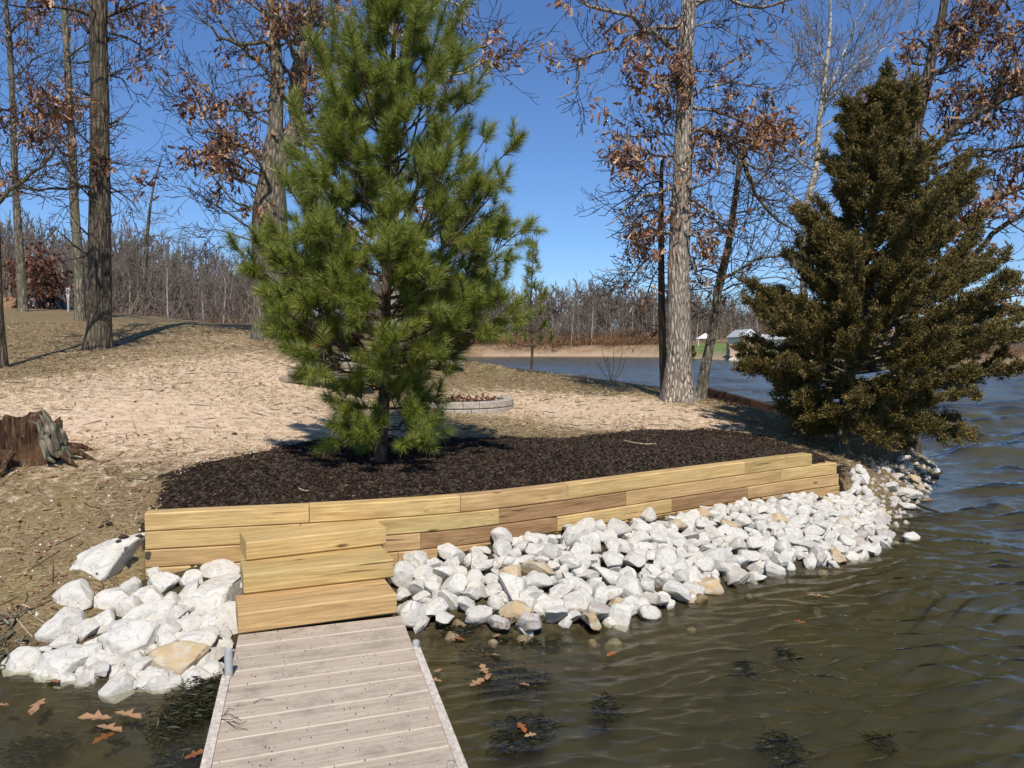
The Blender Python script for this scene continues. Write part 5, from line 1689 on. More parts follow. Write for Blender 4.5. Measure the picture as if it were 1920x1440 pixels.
def part(name, mat, boxes):
    g = Geo()
    for (x0, x1, y0, y1, z0, z1) in boxes:
        g.box(((x0 + x1) / 2, (y0 + y1) / 2, (z0 + z1) / 2), (abs(x1 - x0), abs(y1 - y0), abs(z1 - z0)))
    o = g.build(name, M[mat]); o.parent = hroot
    return o


def gable(x0, x1, ze, zr, y0, y1, over=.25):
    xm = (x0 + x1) / 2
    g = Geo()
    g.add([(x0, y0, ze), (x1, y0, ze), (xm, y0, zr), (x0, y1, ze), (x1, y1, ze), (xm, y1, zr)], [(0, 1, 2), (3, 5, 4)])
    o = g.build('gable', M['white']); o.parent = hroot
    for sx in (-1, 1):
        xa = xm; xb = x0 - over if sx < 0 else x1 + over
        zb = ze - over * (zr - ze) / (xm - x0)
        g = Geo(); t_ = .14
        q = [(xa, y0 - over, zr + .02), (xb, y0 - over, zb + .02), (xb, y1 + over, zb + .02), (xa, y1 + over, zr + .02)]
        q2 = [(a, b, c + t_) for a, b, c in q]
        g.add(q + q2, [(0, 1, 2, 3), (4, 7, 6, 5), (0, 4, 5, 1), (1, 5, 6, 2), (2, 6, 7, 3), (3, 7, 4, 0)])
        o = g.build('roof', M['roof']); o.parent = hroot
        g = Geo(); g.add([(xa, y0 - over - .03, zr + .17), (xb, y0 - over - .03, zb + .17), (xb, y0 - over - .03, zb - .06), (xa, y0 - over - .03, zr - .06),
                          (xa, y0 - over + .01, zr + .17), (xb, y0 - over + .01, zb + .17), (xb, y0 - over + .01, zb - .06), (xa, y0 - over + .01, zr - .06)],
                         [(0, 3, 2, 1), (4, 5, 6, 7), (0, 1, 5, 4), (2, 3, 7, 6)])
        o = g.build('bargeboard', M['white']); o.parent = hroot


zE, zR = hzv(631), hzv(619)
part('wall', 'white', [(hx(1391), hx(1421), 0, 7, 0, zE)])
gable(hx(1391), hx(1421), zE, zR, 0, 7)
part('wall', 'white', [(hx(1421.5), hx(1476), 1.5, 7.5, 0, hzv(634))])
g = Geo(); a0, a1, zz0, zz1 = hx(1421), hx(1479), hzv(634), hzv(626)
g.add([(a0, .9, zz0), (a1, .9, zz0), (a1, 4.5, zz1), (a0, 4.5, zz1), (a1, 8, zz0), (a0, 8, zz0), (a0, .9, zz0 - .15), (a1, .9, zz0 - .15)], [(0, 1, 2, 3), (3, 2, 4, 5), (6, 7, 1, 0)])
o = g.build('roof', M['roof']); o.parent = hroot
for k_, (x0, x1) in enumerate([(1395.5, 1398), (1399, 1401.3), (1402.2, 1404.5)]):
    w = part('window', 'glass_dark', [(hx(x0), hx(x1), -.05, .02, hzv(644), hzv(634.5))])
    f = part('frame', 'white', [(hx(x0) - .07, hx(x0), -.09, .03, hzv(644) - .05, hzv(634.5) + .05), (hx(x1), hx(x1) + .07, -.09, .03, hzv(644) - .05, hzv(634.5) + .05)]); f.parent = w
for k_ in range(5):
    x0 = 1408 + k_ * 2.6
    w = part('window', 'glass_dark', [(hx(x0), hx(x0 + 1.6), -.05, .02, hzv(643), hzv(634.5))])
    f = part('frame', 'white', [(hx(x0) - .06, hx(x0), -.09, .03, hzv(643), hzv(634.5)), (hx(x0 + 1.6), hx(x0 + 1.6) + .05, -.09, .03, hzv(643), hzv(634.5))]); f.parent = w
for x0 in (1428, 1440, 1452, 1464):
    w = part('window', 'glass_dark', [(hx(x0), hx(x0 + 6), 1.44, 1.52, hzv(649), hzv(639))])
    f = part('frame', 'white', [(hx(x0), hx(x0 + 6), 1.40, 1.46, hzv(649) - .12, hzv(649)), (hx(x0 + 3) - .05, hx(x0 + 3) + .05, 1.40, 1.46, hzv(649), hzv(639))]); f.parent = w
part('porch', 'white', [(hx(1415), hx(1433), -2.5, -.3, hzv(655), hzv(648.5))])
part('foundation', 'stone_far', [(hx(1389), hx(1424), -.5, 6.9, -1.5, .12)])
# stone terraces, ramp and hedges by the house
tr_ = P(1378, 668, 104)
g = Geo(); g.box((tr_[0] + 1.9, 104.5, Hz(tr_[0], 104) + .55), (5.5, 1.2, 1.5)); g.box((tr_[0] + 2.6, 103.1, Hz(tr_[0], 103) + .2), (7.4, 1.2, 1.0))
tag(g.build('terrace_wall', M['stone_far'], origin=(tr_[0] + 2, 104, 0)), 'tan stone terrace walls below the white house on the far shore', 'stone wall')
ra = [Z(1330, 677, .35), Z(1392, 678, .35), P(1404, 655, 108), P(1374, 655, 108)]
g = Geo(); N_ = 8; V = []
for i in range(N_ + 1):
    t_ = i / N_
    for q in range(5):
        u = q / 4
        p = (ra[0] * (1 - t_) + ra[3] * t_) * (1 - u) + (ra[1] * (1 - t_) + ra[2] * t_) * u
        V.append((p[0], p[1], Hz(p[0], p[1]) + .05))
g.add(V, [(i * 5 + q, i * 5 + q + 1, (i + 1) * 5 + q + 1, (i + 1) * 5 + q) for i in range(N_) for q in range(4)])
t = NT('pale_gravel'); t.done((.66, .56, .44), .95); tag(g.build('gravel_path', t.m, smooth=True), kind='structure')
for (px, y0, y1, lab) in [(1299, 667, 650, 'clipped dark green conical shrub on the far lawn right of the pale oak'), (1247, 668, 644, 'clipped dark conical shrub on the far shore seen between two trunks')]:
    d = 118; b_ = P(px, y0, d); b_[2] = Hz(b_[0], d); h_ = P(px, y1, d)[2] - b_[2]
    q = fr2.normal(size=(900, 3)); u = fr2.random(900)
    pos = b_ + np.stack([q[:, 0] * .26 * (1 - u) , q[:, 1] * .26 * (1 - u), u * h_], -1)
    root = empty('conical_shrub', b_, lab, 'shrub')
    g = Geo(); g.template(np.array([(0, .4, 0), (0, -.4, 0), (1, 0, 0)]), np.array([(0, 1, 2)]), pos, frames(np.tile((0, 0, 1.0), (900, 1)) + fr2.normal(size=(900, 3)) * .5, fr2), np.full(900, .35))
    tag(g.build('foliage', M['cedar_leaf'], root), kind='stuff')
    g = Geo(); g.tubes([(np.array([b_ - (0, 0, .1), b_ + (0, 0, h_ * .6)]), np.array([.06, .03]))], 5); g.build('stem', M['stem'], root)
# small white pavilion on the far lawn
b_ = P(1322, 650, 128); b_[2] = Hz(b_[0], 128)
root = empty('pavilion', b_, 'tiny white peaked tent on the far lawn, between the oak and the house', 'tent')
g = Geo(); g.add([(-1.4, -1, 1.3), (1.4, -1, 1.3), (1.4, 1, 1.3), (-1.4, 1, 1.3), (0, 0, 2.2)], [(0, 1, 4), (1, 2, 4), (2, 3, 4), (3, 0, 4)]); o = g.build('canopy', M['white']); o.parent = root
for sx in (-1, 1):
    for sy in (-1, 1):
        g = Geo(); g.box((sx * 1.3, sy * .9, .65), (.08, .08, 1.3)); o = g.build('pole', M['white']); o.parent = root
# deck with railing glimpsed through the cedar
dd_ = 84
b_ = P(1650, 672, dd_); zb = Hz(b_[0] + 1, dd_)
root = empty('boat_deck', (b_[0], dd_, zb), 'pale deck with post and railing on the far shore glimpsed through the cedar', 'deck')
g = Geo(); g.box((1.7, .6, .55), (4.4, 2.0, .2)); g.build('platform', M['white']).parent = root
g = Geo(); g.box((.15, -.2, 1.6), (.5, .5, 2.4)); g.build('post', M['white']).parent = root
for i in range(14):
    g = Geo(); g.box((.8 + i * .22, -.35, 1.05), (.04, .04, .85)); g.build('baluster', M['far_bark_pale']).parent = root
g = Geo(); g.box((2.2, -.35, 1.5), (3.1, .06, .08)); g.build('rail', M['far_bark_pale']).parent = root
g = Geo(); g.box((-.1, .5, .1), (.2, .2, .9)); g.box((3.7, .5, .1), (.2, .2, .9)); g.build('footing', M['stone_far']).parent = root

# ------------------------------------------------------------------ old timber wall by the pale oak
a, b = on_ground(1316, 748, 17.3), on_ground(1452, 780, 16.0)
root = empty('old_timber_wall', (*((a + b)[:2] / 2), min(a[2], b[2])), 'low dark reddish old timber edging along the bank right of the pale oak', 'retaining wall')
for r_i in range(2):
    for q in range(3):
        p0 = a + (b - a) * (q / 3 + .004); p1 = a + (b - a) * ((q + 1) / 3 - .004)
        pts = np.array([p0[:2] * (1 - t_) + p1[:2] * t_ for t_ in (0, .5, 1)])
        o = timber_obj('timber', pts, (p0[2] + p1[2]) / 2 - .05 + r_i * .14, .14, .137, M['wood_old'], root)
        o.rotation_euler = (0, -math.atan2(b[2] - a[2], np.linalg.norm((b - a)[:2])), o.rotation_euler[2])

# ------------------------------------------------------------------ stone beds behind the pine
def stone_course(root, c0, c1, z, h, depth, n, mat, seed):
    r = np.random.default_rng(seed)
    c0 = np.asarray(c0, float); c1 = np.asarray(c1, float); u = (c1 - c0); L = np.linalg.norm(u); u /= L; nrm = np.array((-u[1], u[0]))
    ws = r.uniform(.8, 1.25, n); ws = ws / ws.sum() * L
    x = 0
    for w in ws:
        pts = np.array([c0 + u * (x + .006) + nrm * r.uniform(-.012, .012), c0 + u * (x + w / 2), c0 + u * (x + w - .006) + nrm * r.uniform(-.012, .012)])
        pts[1] -= nrm * .012
        timber_obj('stone_block', pts, z, depth, h - .008, M[mat], root, .02)
        x += w


ga = on_ground(522, 733, 11.9); gb = on_ground(700, 738, 12.2)
root = empty('stone_bed_wall', ga, 'low curved wall of rough grey brown stone blocks behind the left side of the pine', 'stone wall')
for k_ in range(3):
    stone_course(root, ga[:2] + (.10 * k_ * 1.2, .05 * k_), gb[:2] + (0, .05 * k_), ga[2] - .03 + .105 * k_, .105, .18, 5 if k_ % 2 else 6, 'block_brown', 60 + k_)
ga2 = on_ground(770, 712, 15.2); gb2 = on_ground(872, 712, 15.4)
root = empty('stone_seat_wall', ga2, 'low seat wall of stacked tan stones with flat caps behind the right side of the pine', 'stone wall')
for k_ in range(3):
    stone_course(root, ga2[:2], gb2[:2], ga2[2] - .03 + .12 * k_, .12, .3, 4 + k_ % 2, 'block_brown', 70 + k_)
stone_course(root, ga2[:2] - (0.03, .05), gb2[:2] + (.03, -.05), ga2[2] + .33, .06, .42, 3, 'block', 77)
# round block planter
pc = P(862, 750, 13.15); zb = Hz(pc[0], 12.2)
pc = np.array((pc[0], 13.1)); rx, ry = .92, 1.05
zt = 1.07
root = empty('block_planter', (*pc, zt - .2), 'oval planter ring of pale concrete blocks on the ground right of the pine trunk', 'planter')
for k_ in range(2):
    nB_ = 22
    for q in range(nB_):
        a0 = (q + .5 * k_) * 2 * pi / nB_; a1 = a0 + 2 * pi / nB_ * .95
        pts = np.array([pc + (rx * math.cos(a1 + (a0 - a1) * t_), ry * math.sin(a1 + (a0 - a1) * t_)) for t_ in (0, .5, 1)])[::-1]
        timber_obj('planter_block', pts, zt - .115 * (k_ + 1), .0 + .16, .105, M['block'], root, .012)
g = Geo(); a = np.linspace(0, 2 * pi, 25)[:-1]
g.add(np.vstack([[*pc, zt - .05], np.column_stack([pc[0] + (rx - .08) * np.cos(a), pc[1] + (ry - .08) * np.sin(a), np.full(24, zt - .07)])]), [(0, 1 + i, 1 + (i + 1) % 24) for i in range(24)])
g.build('planter_soil', M['clod'], root)
r_ = np.random.default_rng(91)
a = r_.uniform(0, 2 * pi, 260); rr = np.sqrt(r_.random(260)) * .82
pos = np.column_stack([pc[0] + rx * rr * np.cos(a), pc[1] + ry * rr * np.sin(a), np.full(260, zt - .03)])
g = Geo(); g.template(LEAF_SV, LEAF_SF, pos, rand_rot(260, r_), r_.uniform(.05, .12, 260)); tag(g.build('planter_leaves', M['dark_leaf'], root), kind='stuff')

# ------------------------------------------------------------------ person bending down behind the pine
def person():
    d = 14.2
    b_ = on_ground(662, 700, d)
    def q(px, py, dd=0): return P(px, py, d + dd) - b_
    root = empty('person', b_, 'person in grey top and blue jeans bending over behind the pine, wearing red gloves', 'person')
    def skin(name, chain, rad, mat, sub=2):
        me = bpy.data.meshes.new(name)
        vs, es = [], []
        for c in chain['e']: es.append(c)
        vs = [tuple(v) for v in chain['v']]
        me.from_pydata(vs, es, []); me.update()
        o = bpy.data.objects.new(name, me); COL.objects.link(o); o.parent = root
        md = o.modifiers.new('skin', 'SKIN')
        if not me.skin_vertices: me.skin_vertices.new()
        for i, sv in enumerate(me.skin_vertices[0].data):
            sv.radius = rad[i]; sv.use_root = (i == 0)
        s2 = o.modifiers.new('sub', 'SUBSURF'); s2.levels = sub; s2.render_levels = sub
        me.materials.append(M[mat])
        for p in me.polygons: p.use_smooth = True
        return o
    hip = q(648, 606); g0 = np.array((0, 0, .04))
    fl, fr_ = np.array((-.10, -.05, .06)), np.array((.14, .12, .06))
    hip = np.array((hip[0], 0, .86))
    # jeans and legs
    V = [hip, hip + (-.10, -.02, -.06), (fl + hip * (1, 1, 1)) / 2 + (-.10, -.05, .0), fl, fl + (-.16, -.06, -.02), hip + (.10, .04, -.06), (fr_ + hip) / 2 + (-.02, -.02, 0), fr_, fr_ + (-.16, -.04, -.02)]
    skin('jeans', dict(v=V, e=[(0, 1), (1, 2), (2, 3), (3, 4), (0, 5), (5, 6), (6, 7), (7, 8)]), [(.14, .13), (.10, .10), (.075, .075), (.05, .05), (.035, .045), (.10, .10), (.075, .075), (.05, .05), (.035, .045)], 'denim')
    ch = hip + (-.44, -.10, .16); neck = ch + (-.12, -.02, .02)
    V = [hip + (-.04, 0, .05), hip + (-.24, -.05, .14), ch, neck, ch + (-.02, -.16, -.02), ch + (-.06, -.20, -.26), ch + (-.12, -.16, -.46), ch + (-.02, .16, -.02), ch + (-.02, .20, -.26), ch + (-.04, .16, -.46)]
    skin('grey_top', dict(v=V, e=[(0, 1), (1, 2), (2, 3), (2, 4), (4, 5), (5, 6), (2, 7), (7, 8), (8, 9)]), [(.14, .13), (.14, .14), (.15, .15), (.07, .07), (.085, .085), (.055, .055), (.045, .045), (.085, .085), (.055, .055), (.045, .045)], 'shirt')
    hd_ = neck + (-.14, -.02, -.02)
    skin('head', dict(v=[neck, neck + (-.07, 0, 0), hd_, hd_ + (-.10, 0, -.05)], e=[(0, 1), (1, 2), (2, 3)]), [(.055, .055), (.06, .06), (.095, .10), (.06, .07)], 'skin')
    skin('hair', dict(v=[hd_ + (.0, 0, .035), hd_ + (-.06, 0, .03)], e=[(0, 1)]), [(.10, .095), (.085, .085)], 'hair')
    for wrist in (V[6], V[9]):
        v = [wrist, wrist + (-.02, 0, -.07), wrist + (-.03, .0, -.12)]; e = [(0, 1), (1, 2)]; rad = [(.035, .03), (.045, .025), (.03, .018)]
        for k_ in range(4):
            v += [v[2] + (.0, -.03 + k_ * .02, -.035), v[2] + (.02, -.03 + k_ * .02, -.07 - .008 * (k_ in (1, 2)))]; e += [(2, len(v) - 2), (len(v) - 2, len(v) - 1)]; rad += [(.010, .010), (.009, .009)]
        v += [v[1] + (-.03, -.04, -.03), v[1] + (-.035, -.045, -.065)]; e += [(1, len(v) - 2), (len(v) - 2, len(v) - 1)]; rad += [(.012, .012), (.010, .010)]
        skin('red_glove', dict(v=v, e=e), rad, 'red', 1)


person()
# red can and orange tub close to the person
b_ = on_ground(600, 682, 14.0)
root = empty('garden_tub', b_, 'shallow orange red tub on the ground, left of the bending person behind the pine', 'tub')
a = np.linspace(0, 2 * pi, 21)[:-1]
prof_ = [(.20, 0), (.27, .24), (.285, .25), (.285, .265), (.26, .255), (.19, .03), (.001, .03)]
V = np.array([[(rr * math.cos(t_), rr * .8 * math.sin(t_), zz + .22) for t_ in a] for rr, zz in prof_]).reshape(-1, 3)
g = Geo(); g.add(V, [(k_ * 20 + j, k_ * 20 + (j + 1) % 20, (k_ + 1) * 20 + (j + 1) % 20, (k_ + 1) * 20 + j) for k_ in range(6) for j in range(20)]); o = g.build('tub_body', M['orange'], smooth=True); o.parent = root
g = Geo(); g.box((0, 0, .11), (.36, .28, .22)); o = g.build('stand', M['block_brown']); o.parent = root
b_ = on_ground(664, 690, 13.6)
root = empty('red_can', b_ + (0, 0, .0), 'small red can with handle standing on a stone beside the bending person', 'can')
g = Geo()
prof_ = [(.001, .30), (.085, .30), (.09, .31), (.09, .46), (.08, .48), (.03, .50), (.03, .53), (.001, .53)]
V = np.array([[(rr * math.cos(t_), rr * math.sin(t_), zz) for t_ in a] for rr, zz in prof_]).reshape(-1, 3)
g.add(V, [(k_ * 20 + j, k_ * 20 + (j + 1) % 20, (k_ + 1) * 20 + (j + 1) % 20, (k_ + 1) * 20 + j) for k_ in range(7) for j in range(20)]); o = g.build('can_body', M['red'], smooth=True); o.parent = root
hp = [np.array((.08 * math.cos(t_), 0, .48 + .10 * math.sin(t_))) for t_ in np.linspace(0, pi, 9)]
g = Geo(); g.tubes([(np.array(hp), np.full(9, .008))], 6); o = g.build('handle', M['red'], smooth=True); o.parent = root
g = Geo(); g.box((0, 0, .145), (.3, .26, .31)); o = g.build('stone_foot', M['block_brown']); o.parent = root

# ------------------------------------------------------------------ top of the lawn: post, woodpile, slab, tarp
b_ = on_ground(129, 583, 23)
root = empty('marker_post', b_, 'white tapering marker post with notches between the two slim grey trees', 'post')
s_ = 23 / F
g = Geo(); V = []
for z0, w in [(-.1, .05), (.35, .06), (.60, .09), (.75, .12), (.80, .10), (.86, .13), (.98, .13), (1.0, .08)]:
    for sx, sy in ((-1, -1), (1, -1), (1, 1), (-1, 1)): V.append((sx * w * .42, sy * .03, z0 * .7))
g.add(V, [(k_ * 4 + j, k_ * 4 + (j + 1) % 4, (k_ + 1) * 4 + (j + 1) % 4, (k_ + 1) * 4 + j) for k_ in range(7) for j in range(4)]); o = g.build('board', M['concrete']); o.parent = root
for zz in (.62, .55):
    g = Geo(); g.box((.0, -.035, zz), (.05, .01, .04)); o = g.build('notch', M['glass_dark']); o.parent = root
b_ = on_ground(50, 579, 27)
g = Geo(); g.box((0, 0, .14), (1.55, .3, .3)); o = g.build('concrete_slab', M['concrete'], origin=None); o.location = tuple(b_ + (-.35, 0, .05)); tag(o, 'long pale concrete slab lying at the crest of the lawn behind the slim tree', 'slab')
g = Geo(); g.box((0, 0, .2), (.36, .36, .4)); o = g.build('concrete_block', M['concrete']); o.location = tuple(on_ground(72, 581, 26.5)); tag(o, 'square pale concrete block next to the slab at the crest of the lawn', 'block')
lr_ = np.random.default_rng(4)
for i in range(26):
    px = lr_.uniform(4, 34); b_ = on_ground(px, 580, 26)
    lay = i % 3
    r0 = lr_.uniform(.05, .085)
    V = np.array([[(r0 * math.cos(t_), yy, r0 * math.sin(t_)) for t_ in a[::2]] for yy in (-.25, .25)]).reshape(-1, 3)
    g = Geo(); g.add(V, [(j, (j + 1) % 10, 10 + (j + 1) % 10, 10 + j) for j in range(10)])
    g.add(np.vstack([V[:10], [(0, -.25, 0)]]), [(10, (j + 1) % 10, j) for j in range(10)])
    o = g.build('log', M['firewood']); o.location = tuple(b_ + (0, 0, .07 + .12 * lay)); o.rotation_euler = (0, lr_.uniform(0, 3), lr_.uniform(-.3, .3))
    tag(o, 'short split log in the low woodpile at the left edge of the lawn crest', 'log', 'logs of the woodpile')
# dark tarp heap
b_ = on_ground(98, 584, 25.5)
V = []; nn_ = 14
for i in range(nn_):
    for j in range(nn_):
        x, y = (i / (nn_ - 1) - .5) * 1.3, (j / (nn_ - 1) - .5) * .8
        h_ = .42 * math.exp(-(x / .42) ** 4 - (y / .3) ** 4) + .05 * float(vnoise(x * 6, y * 6, 4))
        V.append((x, y, max(-.03, h_)))
g = Geo(); g.add(V, [(i * nn_ + j, (i + 1) * nn_ + j, (i + 1) * nn_ + j + 1, i * nn_ + j + 1) for i in range(nn_ - 1) for j in range(nn_ - 1)])
o = g.build('tarp_heap', M['tarp'], smooth=True); o.location = tuple(b_); tag(o, 'low heap under a black tarp below the russet shrub', 'tarp')

# ------------------------------------------------------------------ the rotten stump on the left
b_ = on_ground(52, 872, 7.0)
root = empty('rotten_stump', b_, 'rotten split tree stump with torn orange brown wood at the left edge', 'stump')
sn = 60; sk = 22; V = []
for k_ in range(sk):
    t_ = k_ / (sk - 1)
    for j in range(sn):
        a_ = j * 2 * pi / sn
        R = .27 + .14 * (1 - t_) ** 3 * (.6 + .5 * math.cos(a_ * 3 + 1)) + .035 * float(vnoise(j / 2.2, t_ * 2.5, 2)) + .05 * float(vnoise(j / 7, t_ * 1.2, 8))
        top = .34 + .13 * float(vnoise(j / 5.0, 3.3, 5)) + .06 * float(vnoise(j / 1.7, 7.3, 6)) + .10 * max(0, math.cos(a_ - .3))
        V.append((R * math.cos(a_), R * .9 * math.sin(a_), -.08 + (top + .08) * t_))
inner = len(V)
for k_ in range(6):
    t_ = k_ / 5
    for j in range(sn):
        x, y, z = V[(sk - 1) * sn + j]
        f_ = .86 - .72 * t_
        V.append((x * f_, y * f_, z - .03 - .20 * t_ + .03 * float(vnoise(j / 2.0, t_ * 4, 9))))
rows_ = sk + 6
g = Geo(); g.add(V, [(k_ * sn + j, k_ * sn + (j + 1) % sn, (k_ + 1) * sn + (j + 1) % sn, (k_ + 1) * sn + j) for k_ in range(rows_ - 1) for j in range(sn)])
t = NT('rotten_wood'); co = t.coord((22, 22, 2.2)); f = t.noise(co, 1.3, 7, .7, 1.0)
c = t.ramp(f, [(.36, (.025, .016, .011)), (.5, (.10, .055, .032)), (.62, (.24, .15, .09)), (.75, (.38, .29, .19))])
c = t.mix(t.ramp(t.noise(t.coord((1, 1, 1)), 4, 4), [(.5, (0, 0, 0)), (.62, (.8, .8, .8))]), c, (.17, .095, .05))
t.done(c, .95, t.bump(f, 1, .05), .1)
o = g.build('stump_body', t.m, smooth=True); o.parent = root
# torn slab leaning out on the right, and roots
for i in range(6):
    u0 = np.array((.17 + .02 * i, -.20 + .035 * i, .47 - .05 * abs(i - 2))); u1 = np.array((.40 + .02 * (i % 3), -.27 + .045 * i, .03 + .02 * (i % 2)))
    q = [u0 + (u1 - u0) * k_ / 7 + lr_.normal(size=3) * .009 + (.03 * math.sin(k_ * .9), 0, .02 * math.sin(k_ * 1.7 + i)) for k_ in range(8)]
    g = Geo(); g.tubes([(np.array(q), np.array([.006, .017, .027, .032, .035, .033, .026, .010]) * lr_.uniform(.8, 1.25))], 7)
    o = g.build('bark_splinter', M['bark_grey'], smooth=False); o.parent = root
rt = []
for i in range(7):
    a_ = lr_.uniform(-3.2, .9); L_ = lr_.uniform(.15, .45)
    p0 = np.array((.30 * math.cos(a_), .28 * math.sin(a_), .10)); p3 = p0 + np.array((math.cos(a_), math.sin(a_), 0)) * L_; p3[2] = Hz(b_[0] + p3[0], b_[1] + p3[1]) - b_[2] - .02
    m_ = (p0 + p3) / 2 + (0, 0, .03); rt.append((np.array([p0, m_, p3]) + b_, np.array([.045, .028, .008])))
for q in rt:
    g = Geo(); g.tubes([q], 7); g.build('root', t.m, root, smooth=True)

# exposed roots and sticks on the muddy edge, bottom left
rt = []
for i in range(16):
    x0, y0 = lr_.uniform(-8, 30), lr_.uniform(1165, 1215)
    p = Z(x0, y0, .12); p[2] = Hz(p[0], p[1]) + .02
    pts = [p]
    dd_ = np.array((lr_.uniform(-.3, 1), lr_.uniform(-1, .3), .2))
    for k_ in range(5):
        dd_ = dd_ + lr_.normal(size=3) * .35; q = pts[-1] + dd_ / np.linalg.norm(dd_) * .055; q[2] = max(q[2], Hz(q[0], q[1]) + .008); q[2] = min(q[2], Hz(q[0], q[1]) + .09); pts.append(q)
    rt.append((np.array(pts), np.linspace(.013, .004, 6) * lr_.uniform(.5, 1)))
g = Geo(); g.tubes(rt, 5); o = g.build('root_tangle', M['bark_grey'], smooth=True); tag(o, 'tangle of exposed grey roots at the muddy edge, bottom left corner', 'roots')
for (p0, p1, w, lab) in [((17, 1140), (62, 1195), 3.2, 'pale curved stick lying on the bank above the leftmost white rock'), ((50, 1143), (84, 1167), 2.6, 'short tan stick on the bank left of the rock pile'),
                         ((340, 836), (352, 838), 1, None), ((1170, 826), (1230, 832), 2.5, 'pale twig on the mulch below the pale oak'), ((560, 915), (580, 919), 2.2, 'tiny pale wood sliver on the mulch left of the pine')]:
    if lab is None: continue
    pts = []
    for q in (0, .33, .66, 1):
        px, py = p0[0] + (p1[0] - p0[0]) * q, p0[1] + (p1[1] - p0[1]) * q + 3 * math.sin(q * 3)
        z = .5
        for _ in range(10):
            c_ = Z(px, py, z); z = .5 * z + .5 * (Hz(c_[0], c_[1]) + .012)
        pts.append(Z(px, py, z))
    g = Geo(); g.tubes([(np.array(pts), np.full(4, w / F * pts[0][1] / 2))], 6); tag(g.build('stick', M['pale_stick'], smooth=True), lab, 'stick')
# dirt clods
def settle(px, py, h=.0):
    z = .6
    for _ in range(14):
        c_ = Z(px, py, z); z = .5 * z + .5 * (Hz(c_[0], c_[1]) + h)
    return Z(px, py, z)


ROCKC = ROCKS[5].copy(); ROCKC.materials.clear(); ROCKC.materials.append(M['clod'])
for (px, py, w, lab) in [(440, 815, 14, 'dark clod alone on the pale sand left of the pine'), (440, 862, 10, 'small dark clod just above the mulch edge'), (303, 735, 12, 'dark lump on the pale sand in the middle of the slope'), (253, 754, 9, 'small dark bit left of the lump on the sand'),
                         (206, 984, 20, 'dark soil clod near the left end of the wall'), (232, 1010, 26, 'larger dark soil clod just left of the small upright rock'), (222, 1017, 16, 'dark soil clod above the largest slab'), (190, 988, 14, 'leftmost dark soil clod above the rock pile'), (262, 1008, 20, 'dark soil clod touching the end of the wall')]:
    c_ = settle(px, py); s = w / F * c_[1] * .5
    o = bpy.data.objects.new('soil_clod', ROCKC); COL.objects.link(o); o.location = tuple(c_ + (0, 0, s * .25)); o.scale = (s, s * .9, s * .8); o.rotation_euler = (0, 0, px)
    tag(o, lab, 'clod', 'dark soil clods')

# ------------------------------------------------------------------ ground litter
def area_points(n, d0, d1, p0, p1, seed, keep=None):
    """random points on the ground inside a wedge in front of the dock's end"""
    r = np.random.default_rng(seed)
    d = (d0 ** .4 + (d1 ** .4 - d0 ** .4) * r.random(n)) ** 2.5
    x = (r.uniform(p0, p1, n) - CX) / F * d
    m = inside(LAND, x, d)
    x, d = x[m], d[m]
    if keep is not None:
        m = keep(x, d); x, d = x[m], d[m]
    return np.column_stack([x, d, H(x, d)]), r


notm = lambda x, y: (~inside(MULCH_SHADE, x, y)) & ~((y < wall_y(x) + .15) & (x > XL - .02) & (x < XR + .1))
pts, r_ = area_points(250000, 4.6, 19, -350, 2000, 201, notm)
hd_ = .5 + .5 * fbm(pts[:, 0] * 1.1, pts[:, 1] * 1.1, 3, 12)
k_ = r_.random(len(pts)) < np.clip(.15 + 1.1 * hd_, 0, 1)
# thinner on the bare sand
sx = np.exp(-(((pts[:, 0] - P(330, 790, 8.8)[0]) / 2.4) ** 2 + ((pts[:, 1] - 8.8) / 1.9) ** 2)) + np.exp(-(((pts[:, 0] - P(1110, 765, 12.5)[0]) / 1.6) ** 2 + ((pts[:, 1] - 12.5) / 1.6) ** 2))
k_ &= r_.random(len(pts)) > .85 * np.clip(sx, 0, 1)
pts = pts[k_]; m = len(pts); print('straw', m)
nd = r_.normal(size=(m, 3)) * np.array((1, 1, .22)) + np.array((0, 0, .20))
L = r_.uniform(.04, .11, m)
g = Geo(); g.template(np.array([(0, .5, 0), (0, -.5, 0), (1, 0, .12)]), np.array([(0, 1, 2)]), pts + np.array((0, 0, .006)), frames(nd, r_), np.stack([L, np.full(m, .0050) * np.maximum(1, pts[:, 1] / 7), L], -1))
tag(g.build('dead_grass', M['straw']), 'short dead straw coloured grass and thatch on the slope', None, None, 'stuff')
# mulch chips, laid over the cedar's painted shade too, spilling a little over the edge of the bed
q = scatter_in(MULCH_SHADE, 85000, 300)
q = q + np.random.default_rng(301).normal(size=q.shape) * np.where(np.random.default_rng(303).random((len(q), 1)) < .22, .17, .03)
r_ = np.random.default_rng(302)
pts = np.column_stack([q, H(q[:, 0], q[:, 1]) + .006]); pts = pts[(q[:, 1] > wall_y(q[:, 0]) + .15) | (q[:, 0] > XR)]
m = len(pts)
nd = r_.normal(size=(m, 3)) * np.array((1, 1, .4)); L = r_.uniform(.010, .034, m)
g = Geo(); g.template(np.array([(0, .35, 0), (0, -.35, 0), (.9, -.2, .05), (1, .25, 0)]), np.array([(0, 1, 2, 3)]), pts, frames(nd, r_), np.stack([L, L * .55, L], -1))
tag(g.build('mulch', M['mulch_chip']), 'dark brown shredded mulch filling the bed behind the timber wall, painted cedar shade at its right end', None, None, 'stuff')
